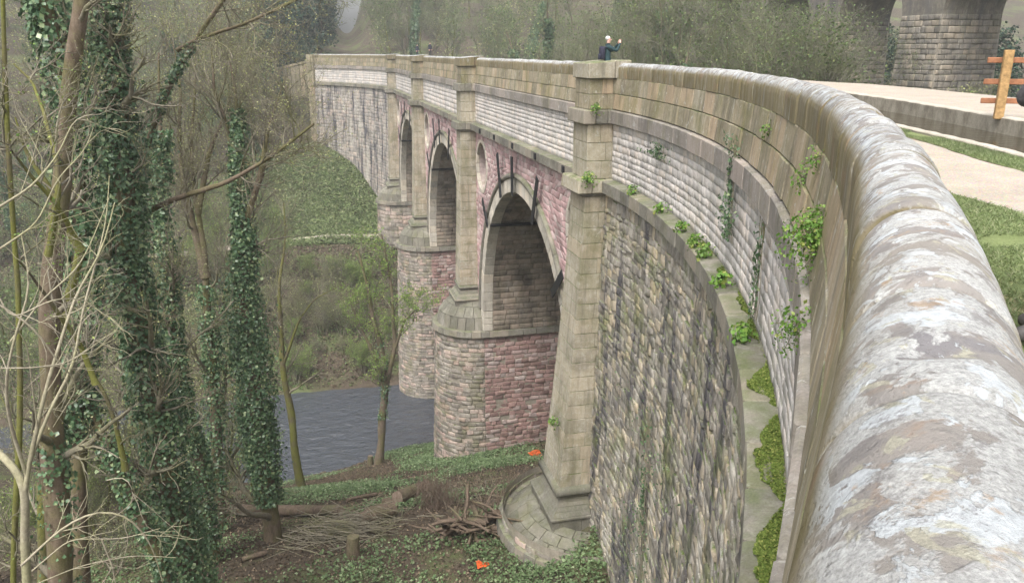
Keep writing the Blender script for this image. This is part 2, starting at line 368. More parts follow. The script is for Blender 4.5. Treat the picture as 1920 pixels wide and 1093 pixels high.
def poff(s):
    t = np.clip(-np.asarray(s, float), 0, 60); return -.192 + .0045 * np.clip(t - 16, 0, 99)
S1T, S1B, S2T, S2B = -1.87, -2.33, -4.2, -4.66
WIDE = .41

# ---- deck strips
dy = np.concatenate([np.arange(-14, 30, .2), np.arange(30, 102, 4.)])
sp = np.concatenate([-np.arange(39.5, 0, -.1), np.arange(0, LS, 1.)])
pin = path(sp, poff(sp) - WIDE + .04, 0); px_in = np.interp(dy, pin[:, 1], pin[:, 0])
px_in[dy < pin[:, 1].min()] = pin[0, 0]
can_n = np.interp(dy, [-14, -5, 5, 9.6, 12.4, 18, 26, 34, 102], [-2, 4.0, 8.6, 10.15, 10.95, 12.2, 13.1, 13.4, 13.4])
can_f = can_n + np.interp(dy, [0, 10, 17, 102], [2.3, 2.35, 2.5, 2.5])
g_edge = np.minimum(px_in + np.interp(dy, [-14, 5, 7, 14, 22, 30], [2.2, 1.75, 1.5, 1.0, .7, .5]), can_n - 1.6)
strip_e = can_n - np.interp(dy, [0, 9, 14, 20], [.95, .9, .6, .45]) + .06 * lump(dy, 0, 0, 2.6) + .03 * lump(dy, 3, 0, 6.)
g_edge = g_edge + .10 * lump(dy, 5, 0, 1.8) + .05 * lump(dy, 9, 0, 5.)
far_e = can_f + np.interp(dy, [0, 12, 20, 30, 102], [4.6, 4.4, 4.0, 3.5, 3.0])
def deck_z(x, y):
    return -1.5 + .3 * smooth01(6, 28, y) + lump(x, y, 2, 1.1) * .012
def strip(name, xa, xb, za, mat, nn=6, bumpy=.0):
    u = np.linspace(0, 1, nn + 1); X = xa[:, None] * (1 - u) + xb[:, None] * u; Y = np.repeat(dy[:, None], nn + 1, 1)
    Z = deck_z(X, Y) + za + bumpy * lump(X, Y, 9, 3.); k = nn + 1
    i = (np.arange(len(dy) - 1)[:, None] * k + np.arange(nn)[None, :]).ravel()
    return mk(name, np.c_[X.ravel(), Y.ravel(), Z.ravel()], np.c_[i, i + 1, i + k + 1, i + k], mat, smooth=True)
def grass_mat():
    t = NT('turf'); n = t.noise(3, 5, .65); n3 = t.noise(40, 4, .7)
    c = t.mix(t.rng(n, .35, .65), (.16, .20, .08), (.21, .25, .11)); c = t.mix(t.rng(t.noise(1.2, 4, .6), .55, .68, 0, .7), c, (.27, .23, .14))
    c = t.mix(.6, c, t.grey(t.rng(n3, .3, .7, .6, 1.4)), 'MULTIPLY'); return t.fin(c, .9, n3, .6, .03, .1)
def gravel_mat():
    t = NT('gravel_path'); n = t.noise(1.6, 5, .6); n3 = t.noise(70, 4, .75); v = t.voro(60).outputs['Color']
    c = t.mix(t.rng(n, .35, .65), (.42, .37, .31), (.36, .315, .26)); c = t.mix(.22, c, v, 'OVERLAY')
    c = t.mix(.5, c, t.grey(t.rng(n3, .3, .7, .7, 1.3)), 'MULTIPLY'); return t.fin(c, .95, n3, .4, .01, .1)
M['turf'] = grass_mat(); M['gravel'] = gravel_mat()
def concrete_mat():
    t = NT('canal_concrete'); n = t.noise(2.5, 5, .65); n3 = t.noise(30, 4, .7)
    c = t.mix(t.rng(n, .35, .65), (.50, .46, .39), (.40, .36, .30))
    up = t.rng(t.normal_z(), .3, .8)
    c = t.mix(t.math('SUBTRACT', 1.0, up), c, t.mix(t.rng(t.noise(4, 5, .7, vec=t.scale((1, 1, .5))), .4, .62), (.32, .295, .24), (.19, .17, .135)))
    c = t.mix(.5, c, t.grey(t.rng(n3, .3, .7, .7, 1.3)), 'MULTIPLY'); return t.fin(c, .9, n3, .4, .02, .1)
M['concrete'] = concrete_mat()
structure(strip('grass_verge', px_in, g_edge, 0, M['turf'], 8, .01))
structure(strip('towpath', g_edge, strip_e, -.012, M['gravel'], 8))
structure(strip('grass_strip', strip_e, can_n - .2, -.006, M['turf'], 4, .004))
structure(strip('far_path', can_f + .32, far_e, .10, M['gravel'], 6))
w = strip('canal_water', can_n - .05, can_f + .05, -.20, M['canalw'], 2)
me = w.data
for v in me.vertices: v.co.z = -1.70 + .3 * float(smooth01(6, 28, v.co.y))
structure(w)
def canal_wall(name, label, xa, wd, top):
    Vv = []; k = 5
    for i, y in enumerate(dy):
        z = float(deck_z(xa[i], y)) + top
        z = z + .006 * math.sin(i * 2.1)
        for dx, dz in ((0, -1.0), (0, -.02), (.02, 0), (wd - .02, 0), (wd, -1.0)): Vv.append((xa[i] + dx, y, z + dz))
    F = [(i * k + j, i * k + j + 1, (i + 1) * k + j + 1, (i + 1) * k + j) for i in range(len(dy) - 1) for j in range(k - 1)]
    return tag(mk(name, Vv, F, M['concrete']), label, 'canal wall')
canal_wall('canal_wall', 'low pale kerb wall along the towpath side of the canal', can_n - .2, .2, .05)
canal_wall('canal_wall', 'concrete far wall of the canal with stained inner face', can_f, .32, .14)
# embankment falling away behind the far path
Vv = []; prof = ((0, .1), (.6, -.1), (3, -2.5), (9, -7.), (18, -14.))
for i, y in enumerate(dy):
    for a, b in prof: Vv.append((far_e[i] + a, y, float(deck_z(far_e[i], y)) + b + (.15 * math.sin(y * 1.3 + a) if a > .5 else 0)))
k = len(prof)
structure(mk('embankment', Vv, [(i * k + j, i * k + j + 1, (i + 1) * k + j + 1, (i + 1) * k + j) for i in range(len(dy) - 1) for j in range(k - 1)], M['soil'], smooth=True))

# ------------------------------------------------------------------ the aqueduct
AQ = thing('aqueduct', 'tall curved stone aqueduct with three arches striding over the river', 'aqueduct', (9.8, 62.8, -33))
STONES = {}
# chamfered box template: 24 corners, 26 faces, mapped through any function of (u,v,w) in 0..1
_cv = []; _ci = {}
for cx in (0, 1):
    for cy in (0, 1):
        for cz in (0, 1):
            for ax in range(3): _ci[(cx, cy, cz, ax)] = len(_cv); _cv.append((cx, cy, cz, ax))
_cf = []
def _q(l): _cf.append(tuple(l))
for ax in range(3):
    o1, o2 = [a for a in range(3) if a != ax]
    for sgn in (0, 1):
        l = []
        for a, b in ((0, 0), (1, 0), (1, 1), (0, 1)):
            c = [0, 0, 0]; c[ax] = sgn; c[o1] = a; c[o2] = b; l.append(_ci[(*c, ax)])
        _q(l)
for ax in range(3):                                     # edges that run along ax
    o1, o2 = [a for a in range(3) if a != ax]
    for a in (0, 1):
        for b in (0, 1):
            c0 = [0, 0, 0]; c0[o1] = a; c0[o2] = b; c1 = list(c0); c1[ax] = 1
            _q([_ci[(*c0, o1)], _ci[(*c1, o1)], _ci[(*c1, o2)], _ci[(*c0, o2)]])
for c in [(a, b, d) for a in (0, 1) for b in (0, 1) for d in (0, 1)]: _q([_ci[(*c, 0)], _ci[(*c, 1)], _ci[(*c, 2)]])
_CV = np.array(_cv)
# orient every face outward (the template box is convex about its centre)
_tp = np.array([[.5 + (c[k] - .5) * (1. if c[3] == k else .8) for k in range(3)] for c in _cv])
for i, f in enumerate(_cf):
    p = _tp[list(f)]; n = np.cross(p[1] - p[0], p[2] - p[0])
    if n @ (p.mean(0) - .5) < 0: _cf[i] = tuple(reversed(f))

def cbox(fn, lo, hi, ch, flip=False, jit=0.0):
    """chamfered block: fn maps (a,b,c) arrays to world; lo/hi corners in fn's units; ch chamfer in fn's units (3-tuple)"""
    lo = np.array(lo, float); hi = np.array(hi, float); ch = np.broadcast_to(np.array(ch, float), (3,))
    c = _CV[:, :3]; ax = _CV[:, 3]
    P = np.where(c == 1, hi, lo)
    ins = np.where(c == 1, -1, 1) * np.minimum(ch, (hi - lo) * .3)
    m = np.ones((24, 3)); m[np.arange(24), ax] = 0
    P = P + ins * m
    if jit: P = P + rng.normal(size=P.shape) * jit
    W = fn(P[:, 0], P[:, 1], P[:, 2])
    F = [tuple(reversed(f)) for f in _cf] if flip else _cf
    return W, F

def add(kind, V, F, mat, parent=None, smooth=False, r=None):
    STONES.setdefault(kind, []).append((V, F, rng.random() if r is None else r, mat, smooth, parent))

def face_stone(fn, q, d, back, rough, e=.22, n=3, pull=.013):
    """uneven stone on a wall: q = 4 corners (a,b) counter-clockwise, fn(a,b,depth); rounded front, skirt into the wall"""
    ts = np.array([0, e, 1 - e, 1]) if n == 3 else np.linspace(0, 1, n + 1)
    U, W = np.meshgrid(ts, ts); U = U.ravel(); W = W.ravel(); q = np.array(q, float)
    P = (q[0][None] * ((1 - U) * (1 - W))[:, None] + q[1][None] * (U * (1 - W))[:, None] + q[2][None] * (U * W)[:, None] + q[3][None] * ((1 - U) * W)[:, None])
    edge = (U == 0) | (U == 1) | (W == 0) | (W == 1); corner = ((U == 0) | (U == 1)) & ((W == 0) | (W == 1))
    D = d + rng.normal(size=len(U)) * rough; D = np.where(edge, D * .5 + d * .5 - pull, D); D = np.where(corner, D - pull * .6, D)
    k = len(ts); F = [(j * k + i, j * k + i + 1, (j + 1) * k + i + 1, (j + 1) * k + i) for j in range(k - 1) for i in range(k - 1)]
    bd = list(range(k)) + [j * k + k - 1 for j in range(1, k)] + [(k - 1) * k + i for i in range(k - 2, -1, -1)] + [j * k for j in range(k - 2, 0, -1)]
    base = len(U); m = len(bd)
    P2 = P[bd]; A = np.r_[P[:, 0], P2[:, 0]]; B = np.r_[P[:, 1], P2[:, 1]]; DD = np.r_[D, np.full(m, back)]
    F += [(bd[i], base + i, base + (i + 1) % m, bd[(i + 1) % m]) for i in range(m)]
    return fn(A, B, DD), F

def wall_fn(off0=0.0, batter=None):
    return lambda a, b, d: path(a, off0 + d + (batter(b) if batter else 0), b)

def sheet(name, fn, aa, bb, mat, parent=None, flip=False):
    A, B = np.meshgrid(aa, bb); V = fn(A.ravel(), B.ravel()); k = len(aa)
    i = (np.arange(len(bb) - 1)[:, None] * k + np.arange(k - 1)[None, :]).ravel()
    F = np.c_[i, i + 1, i + k + 1, i + k]
    return mk(name, V, F[:, ::-1] if flip else F, mat, parent if parent else AQ)

SEND = 31.0                                         # the near wing runs on past the camera
SFAR = LS + 27.0
pil_s = [(.0 + 24 * i, 1.56 + 24 * i - .4 + .0) for i in range(4)]
PC = [26.78 + 24 * i for i in range(4)]             # pilaster centres (Y)
def in_pil(s, m=.0): return any(abs(Y0 + s - c) < .8 + m for c in PC) if 0 <= s <= LS else False
PY = [(c - .78 - Y0, c + .78 - Y0) for c in PC]
segs = [(-SEND, PY[0][0])] + [(PY[i][1], PY[i + 1][0]) for i in range(3)] + [(PY[3][1], SFAR)]

# ---- parapet: two courses of full-thickness blocks, then the round coping
sa = np.concatenate([np.arange(-SEND, 0, .5), np.arange(0, LS, 2.), np.arange(LS, SFAR + .1, .7)])
PARA = sheet('parapet', lambda a, b: path(a, poff(a) - .03 - .36 * (b > .5), np.where((b == 0) | (b == 1), S1T - .3, ptop(a) - .45)), sa, [0, .5, .50001, 1], M['mortar'])
H_C = .5
for a0, a1 in segs:
    for c in range(2):
        s = a0 + (0 if c else -.3)
        while s < a1 - .05:
            L = rng.uniform(.55, 1.15); e = min(s + L, a1)
            if a1 - e < .3: e = a1
            b = max(s, a0); d = rng.normal() * .008
            def fn(a, v, w):
                zb = S1T; zt = ptop(a) - H_C
                return path(a, poff(a) - WIDE + .05 + w * (WIDE - .05 + (1 - v) * .10) + d * (w > .5), zb + (zt - zb) * v)
            if e - b > .1:
                V, F = cbox(fn, (b + .007, .5 * c + .008, 0), (e - .007, .5 * c + .492, 1), (.012, .014, .03), jit=.0015)
                add('parapet_block', V, F, M['ashlar'], PARA)
            s = e
# ---- coping stones
COPE = sheet('coping_bed', lambda a, b: path(a, poff(a) - .06 - .3 * b, ptop(a) - .52 + .0 * b), sa, [0, 1], M['mortar'])
def coping_stone(a, e, near):
    na = 22 if near else (8 if a > -12 else 10); npf = 26 if near else 12
    ang = np.linspace(0, math.pi, npf); hb = .235
    o = np.r_[0, 0, WIDE / 2 * np.cos(ang) - WIDE / 2, -WIDE, -WIDE]; z = np.r_[-H_C, -H_C * .75, -hb + hb * np.sin(ang) ** .97, -H_C * .7, -H_C + .06]
    ts = np.linspace(0, 1, na + 1); ts = np.r_[0, .012 / (e - a), ts[1:-1], 1 - .012 / (e - a), 1]
    ins = np.full(len(ts), 0.); ins[0] = ins[-1] = .022; ins[1] = ins[-2] = .005
    A = a + .006 + (e - a - .012) * ts; sk = rng.normal() * .02
    Ag, Og = np.meshgrid(A, o, indexing='ij'); Zg = np.broadcast_to(z, Ag.shape).copy()
    cx, cz = -WIDE / 2, -hb
    k = 1 - ins[:, None] / .25
    Og = cx + (Og - cx) * k; Zg = np.where(Zg > cz, cz + (Zg - cz) * k, Zg)
    Ag = Ag + sk * (Og - cx)
    lat = rng.normal() * .007; lift = rng.normal() * .007 + rng.normal() * .004 * (ts[:, None] - .5)
    W = path(Ag, Og + poff(Ag) + lat, Zg + ptop(Ag) + lift)
    nz = lump(W[..., 0], W[..., 1], W[..., 2], 5.5) * .006 + lump(W[..., 0], W[..., 1], W[..., 2], 17) * (.003 if near else .0)
    if near:                                        # weathered hollow in one of the stones
        c0 = inv(1768, 612, z=-.50)
        nz = nz - .034 * np.exp(-(((W[..., 0] - c0[0]) / .075) ** 2 + ((W[..., 1] - c0[1]) / .045) ** 2))
    W[..., 2] += np.where(Zg > -H_C * .74, nz, 0)
    n, m = len(A), len(o)
    F = [(i * m + j, (i + 1) * m + j, (i + 1) * m + j + 1, i * m + j + 1) for i in range(n - 1) for j in range(m - 1)]
    F += [tuple(range(m)), tuple((n - 1) * m + j for j in range(m - 1, -1, -1))]
    return W.reshape(-1, 3), F
s = -SEND; joints = []
while s < SFAR:
    L = rng.uniform(.85, 1.25)
    if s < -19: L = rng.uniform(.5, .95)
    a, e = s, s + L; s = e
    if 0 <= (a + e) / 2 <= LS and any(abs(Y0 + (a + e) / 2 - c) < .55 for c in PC): pass
    V, F = coping_stone(a, e, a < -17)
    add('coping_stone', V, F, M['coping'], COPE, True)

# ---- string courses
def ledge(kind, zt, zb, out, inn, lo, hi, mat, parent, slope=.03, over=0.):
    for a0, a1 in segs:
        a0 = max(a0, lo); a1 = min(a1, hi); s = a0
        while s < a1 - .02:
            L = rng.uniform(.9, 1.5); e = min(s + L, a1)
            if a1 - e < .4: e = a1
            dd = rng.normal() * .006
            def fn(a, v, w): return path(a, inn + (out - inn) * w + dd * w, zb + (zt - zb) * v - slope * w * v)
            V, F = cbox(fn, (s + .006, 0, 0), (e - .006, 1, 1), (.02, .04, .06), jit=.002)
            add(kind, V, F, mat, parent); s = e
S1 = sheet('upper_string_course', lambda a, b: path(a, -.05 - .3 * b, S1T - .06), sa, [0, 1], M['mortar'])
S2 = sheet('lower_string_course', lambda a, b: path(a, .2 - .5 * b, S2T - .06), sa, [0, 1], M['mortar'])
ledge('upper_string_stone', S1T, S1B, 0.0, -.35, -SEND, SFAR, M['upper_string'], S1)
ledge('lower_string_stone', S2T, S2B, .27, -.35, -SEND, SFAR, M['string'], S2, .05)

# ---- pale frieze between the string courses
def coursed(kind, fn, a0, a1, zb, zt, hc, ll, mat, parent, d=.0, back=-.1, rough=.008, jit=.01, joint=.012, e=.2, zlim=None, var=.15):
    nr = max(1, round((zt - zb) / hc)); hh = rng.uniform(1 - var, 1 + var, nr); zz = zb + np.r_[0, np.cumsum(hh)] / hh.sum() * (zt - zb)
    for r in range(nr):
        s = a0 - rng.uniform(0, ll)
        while s < a1 - .02:
            L = ll * rng.uniform(.55, 1.5); b = max(s, a0); en = min(s + L, a1); s += L
            if en - b < .06: continue
            if zlim is not None and zz[r + 1] < zlim(.5 * (b + en)): continue
            j = rng.normal(size=8) * jit
            q = [(b + joint + abs(j[0]) * .5, zz[r] + joint + j[1]), (en - joint - abs(j[2]) * .5, zz[r] + joint + j[3]), (en - joint - abs(j[4]) * .5, zz[r + 1] - joint + j[5]), (b + joint + abs(j[6]) * .5, zz[r + 1] - joint + j[7])]
            V, F = face_stone(fn, q, d + rng.normal() * rough, back, rough, e)
            add(kind, V, F, mat, parent, True)
FRZ = sheet('frieze', lambda a, b: path(a, -.148, b), sa, [S2T - .1, S1B + .1], M['frieze'])
for i, (a0, a1) in enumerate(segs):
    far = i >= 2
    coursed('frieze_stone', wall_fn(-.13), max(a0, -SEND + .2), a1, S2T, S1B, .21 if not far else .3, .36 if not far else .6, M['frieze'], FRZ, rough=.003 if i else .005, jit=.006, joint=.005, e=.05, var=.25, back=-.07)

# ---- near wing: battered rubble down to the ground
bat_n = lambda z: .05 + .035 * np.clip(S2B - np.asarray(z, float), 0, 20)
WING = sheet('near_wing_wall', lambda a, b: path(a, bat_n(b) - .028, b), np.arange(-SEND, PY[0][1], .5), np.r_[np.arange(-24, S2B, .8), S2B + .05], M['mortar'])
def gl(s):
    p = path(s, .5, 0); return float(ground(p[0], p[1])) - .6
coursed('wing_stone', wall_fn(0, bat_n), -24, PY[0][0] + .6, -19.6, S2B, .25, .42, M['wing'], WING, d=.0, back=-.1, rough=.015, jit=.035, joint=.006, e=.09, zlim=lambda s: gl(s), var=.5)
# ---- far wing
bat_f = lambda z: .05 + .03 * np.clip(S2B - np.asarray(z, float), 0, 20)
FWING = sheet('far_wing_wall', lambda a, b: path(a, bat_f(b) - .02, b), np.arange(PY[3][0], SFAR, .8), np.r_[np.arange(-26, S2B, 1.2), S2B + .05], M['mortar'])
coursed('far_wing_stone', wall_fn(0, bat_f), PY[3][1] - .6, SFAR, -23.5, S2B, .42, .8, M['farwing'], FWING, d=.01, back=-.08, rough=.01, jit=.03, joint=.008, e=.08, zlim=lambda s: gl(s))

# ---- piers, arches, spandrels
XW, RA, ZA, ZSP, DEP = 9.9, 9.1, -16.0, -17.35, 10.2
AC = [38.78 + 24 * i for i in range(3)]
PR = [3.65, 2.78, 2.78, 2.78]                       # radius of each rounded pier nose
pfoot = [-20.5, -28.6, -34.0, -25.5]
def pier_fn(c, r):
    """(arc length from the nose centre line, z, d): straight flank, then the half-round nose"""
    q = r * math.pi / 2
    def fn(a, z, d):
        a, z, d = np.broadcast_arrays(np.asarray(a, float), np.asarray(z, float), np.asarray(d, float))
        rr = r + d + .03 * np.clip(ZSP - z, 0, 20); ph = np.clip(a, -q, q) / r
        ex = np.clip(np.abs(a) - q, 0, None)
        return np.stack([XW - rr * np.cos(ph) + ex * 1.0, c - rr * np.sin(ph) * 1.0, z], -1)
    return fn, q
PIERS = []
for i, c in enumerate(PC):
    r = PR[i]; fn, q = pier_fn(c, r); aa = np.r_[-q - DEP, np.linspace(-q, q, 25), q + DEP]
    p = sheet('pier', lambda a, b: fn(a, b, -.03), aa, np.linspace(pfoot[i] - 2, ZSP, 8), M['mortar'], flip=True); PIERS.append(p)
    # back end cap of the core
    # stones: the nose, and the flank that faces the camera side
    def st(a0, a1, mat, hc, ll, kind):
        nr = round((ZSP - .3 - pfoot[i]) / hc); zz = np.linspace(pfoot[i], ZSP - .28, nr + 1)
        for k in range(nr):
            s = a0 - rng.uniform(0, ll)
            while s < a1 - .03:
                L = ll * rng.uniform(.55, 1.6); b = max(s, a0); en = min(s + L, a1); s += L
                if en - b < .08: continue
                j = rng.normal(size=8) * .022
                qd = [(en - .012 + j[0], zz[k] + .012 + j[1]), (b + .012 + j[2], zz[k] + .012 + j[3]), (b + .012 + j[4], zz[k + 1] - .012 + j[5]), (en - .012 + j[6], zz[k + 1] - .012 + j[7])]
                V, F = face_stone(fn, qd, .01 + rng.normal() * .02, -.08, .02, .12)
                add(kind, V, F, mat, p, True)
    if i in (1, 2): st(-q, q, M['pier'], .3, .5, 'pier_stone')
    elif i == 3: st(-q, q, M['pier'], .45, .8, 'pier_stone')
    else: st(-q * .9, q, M['pier'], .34, .6, 'pier_stone')
    if i > 0: st(q, q + 7.5, M['pierpink'] if i < 3 else M['pier'], .3 if i < 3 else .5, .5 if i < 3 else .9, 'pier_flank_stone')
    # springing ledge that rounds the nose and runs along both flanks
    a = -q - (DEP if i > 0 else 0); end = q + DEP; ZL = ZSP if i else -17.85
    while a < end - .05:
        L = min(rng.uniform(.8, 1.3), end - a)
        def lf(x, v, w): return fn(-x, ZL - .42 + .42 * v, -.25 + .47 * w - .05 * v * w)
        n0 = 1 if abs(a) > q + 1.2 else 2
        for h in range(n0):
            V, F = cbox(lf, (a + L * h / n0 + (.005 if h == 0 else 0), 0, 0), (a + L * (h + 1) / n0 - (.005 if h == n0 - 1 else 0), 1, 1), (.01, .07, .12), jit=.002)
            add('springing_stone', V, F, M['string'], p)
        a += L
    # half-dome of stone between ledge and pilaster base
    ZD = -16.05 if i else -17.35
    nr = 3
    for k in range(nr):
        u0, u1 = k / nr, (k + 1) / nr; nb = 7 - k
        for jx in range(nb):
            b0 = -math.pi / 2 + math.pi * jx / nb; b1 = -math.pi / 2 + math.pi * (jx + 1) / nb
            def df(x, v, w):
                e = u0 + (u1 - u0) * v; rr = (r - .12) * np.cos(e * 1.18) ** .9 + .12 * (w - 1); zz = ZL - .02 + (ZD - ZL + .35) * np.sin(e * 1.5) + .1 * (w - 1)
                if i == 0: rr = 3.46 - 1.2 * e + .1 * (w - 1); zz = -17.93 + .70 * np.sin(e * 1.3) + .05 * (w - 1)
                return np.stack([XW - rr * np.cos(x), c - rr * np.sin(x), zz], -1)
            for h in range(2):
                V, F = cbox(df, (b0 + (b1 - b0) * h / 2 + .004, .01, 0), (b0 + (b1 - b0) * (h + 1) / 2 - .004, .99, 1), (.004, .03, .1), flip=True)
                add('dome_stone', V, F, M['dome'], p)

def arch_r(i): return AC[i]
# spandrel core with arch and roundel openings
CIRC = []
for i in range(3): CIRC += [(AC[i] + 9.4, -6.75, 1.45), (AC[i] - 9.4, -6.75, 1.45)]
def lowz(y):
    z = pfoot[0]
    for c in AC:
        if abs(y - c) < RA + .05: return ZA + math.sqrt(max(0, (RA + .05) ** 2 - (y - c) ** 2)) if abs(y - c) < RA else ZA
    return ZSP
yy = sorted(set(np.round(np.r_[np.arange(PC[0] - .5, PC[3] + .6, .3), [c + s * RA for c in AC for s in (-1, 1)], [c[0] + c[2] * math.sin(t) for c in CIRC for t in np.linspace(-math.pi / 2, math.pi / 2, 13)]], 4)))
V, F = [], []; VB, FB = [], []
def quad(a, b, c, d): n = len(V); V.extend((a, b, c, d)); F.append((n, n + 1, n + 2, n + 3))
def quadb(a, b, c, d): n = len(VB); VB.extend((a, b, c, d)); FB.append((n, n + 1, n + 2, n + 3))
for a, b in zip(yy[:-1], yy[1:]):
    m = (a + b) / 2; la, lb = lowz(min(max(a, m - .149), m)) if abs(lowz(a) - lowz(m)) > 1 else lowz(a), lowz(b)
    if abs(lowz(b) - lowz(m)) > 1: lb = lowz(m)
    for X, fl in ((XW + .012, 0), (XW + DEP, 1)):
        hole = [c for c in CIRC if abs(m - c[0]) < c[2]] if not fl else []
        if hole:
            c = hole[0]; ha = math.sqrt(max(0, c[2] ** 2 - (a - c[0]) ** 2)); hb = math.sqrt(max(0, c[2] ** 2 - (b - c[0]) ** 2))
            quad((X, b, lb), (X, a, la), (X, a, c[1] - ha), (X, b, c[1] - hb)); quad((X, b, c[1] + hb), (X, a, c[1] + ha), (X, a, S2B + .1), (X, b, S2B + .1))
        else: quad((X, b, lb), (X, a, la), (X, a, S2B + .1), (X, b, S2B + .1)) if not fl else quadb((X, a, la), (X, b, lb), (X, b, -1.9), (X, a, -1.9))
SPN = mk('spandrel_wall', V, F, M['mortarpink'], AQ); mk('rear_wall', VB, FB, M['mortar'], AQ)
# roundels: sunk drum with a pale rim
for c in CIRC:
    n = 28; A = np.linspace(0, 2 * math.pi, n, endpoint=False); V = []; F = []
    for X in (XW + .03, XW + 3.): V += [(X, c[0] + c[2] * math.cos(t), c[1] + c[2] * math.sin(t)) for t in A]
    F = [(j, n + j, n + (j + 1) % n, (j + 1) % n) for j in range(n)] + [tuple(n + j for j in range(n - 1, -1, -1))]
    ro = mk('roundel', V, F, M['mortarpink'], AQ)
    m = 16
    for j in range(m):
        def rf(x, v, w): return np.stack([XW + .16 - .2 * w, c[0] + (c[2] - .02 + .22 * v) * np.cos(x), c[1] + (c[2] - .02 + .22 * v) * np.sin(x)], -1)
        V, F = cbox(rf, (j * 2 * math.pi / m + .008, 0, 0), ((j + 1) * 2 * math.pi / m - .008, 1, 1), (.012, .1, .15)); add('roundel_stone', V, F, M['vouss'], ro)
# spandrel rubble
plane = lambda a, b, d: np.stack(np.broadcast_arrays(XW - d, a, b), -1)
RV = RA + .95
for bay in range(3):
    c = AC[bay]; lo, hi = PC[bay] + .8, PC[bay + 1] - .8; hc = .27 if bay == 0 else .33; ll = .42 if bay == 0 else .6
    zz = np.linspace(ZSP + .1, S2B + .02, round((S2B - ZSP) / hc) + 1)
    holes = [h for h in CIRC if abs(h[0] - c) < 11]
    for k in range(len(zz) - 1):
        z0, z1 = zz[k], zz[k + 1]; zm = (z0 + z1) / 2
        def aw(z): return math.sqrt(max(0, RV ** 2 - max(0, z - ZA) ** 2)) if z - ZA < RV else 0
        def cw(h, z): return math.sqrt(max(0, (h[2] + .2) ** 2 - (z - h[1]) ** 2))
        cuts = []
        if zm - ZA < RV: cuts.append((c - aw(z0), c + aw(z0), c - aw(z1), c + aw(z1)))
        for h in holes:
            if abs(zm - h[1]) < h[2] + .2: cuts.append((h[0] - cw(h, z0), h[0] + cw(h, z0), h[0] - cw(h, z1), h[0] + cw(h, z1)))
        cuts.sort(); L0, L1 = lo, lo; ivs = []
        for q in cuts: ivs.append((L0, L1, q[0], q[2])); L0, L1 = q[1], q[3]
        ivs.append((L0, L1, hi, hi))
        for (a0, a1, b0, b1) in ivs:
            w = min(b0 - a0, b1 - a1)
            if w < .05 and max(b0 - a0, b1 - a1) < .15: continue
            n = max(1, round(((b0 - a0) + (b1 - a1)) / 2 / ll)); cutp = np.r_[0, np.sort(np.clip((np.arange(1, n) + rng.uniform(-.3, .3, n - 1)) / n, 0, 1)), 1]
            for t0, t1 in zip(cutp[:-1], cutp[1:]):
                j = rng.normal(size=8) * .02; g = .006
                q = [(a0 + (b0 - a0) * t1 - g + j[0], z0 + g + j[1]), (a0 + (b0 - a0) * t0 + g + j[2], z0 + g + j[3]), (a1 + (b1 - a1) * t0 + g + j[4], z1 - g + j[5]), (a1 + (b1 - a1) * t1 - g + j[6], z1 - g + j[7])]
                if max(q[0][0] - q[1][0], q[3][0] - q[2][0]) < .06: continue
                Vs, Fs = face_stone(plane, q, .004 + rng.normal() * .008, -.05, .01, .1); add('spandrel_stone', Vs, Fs, M['pink'], SPN, True)

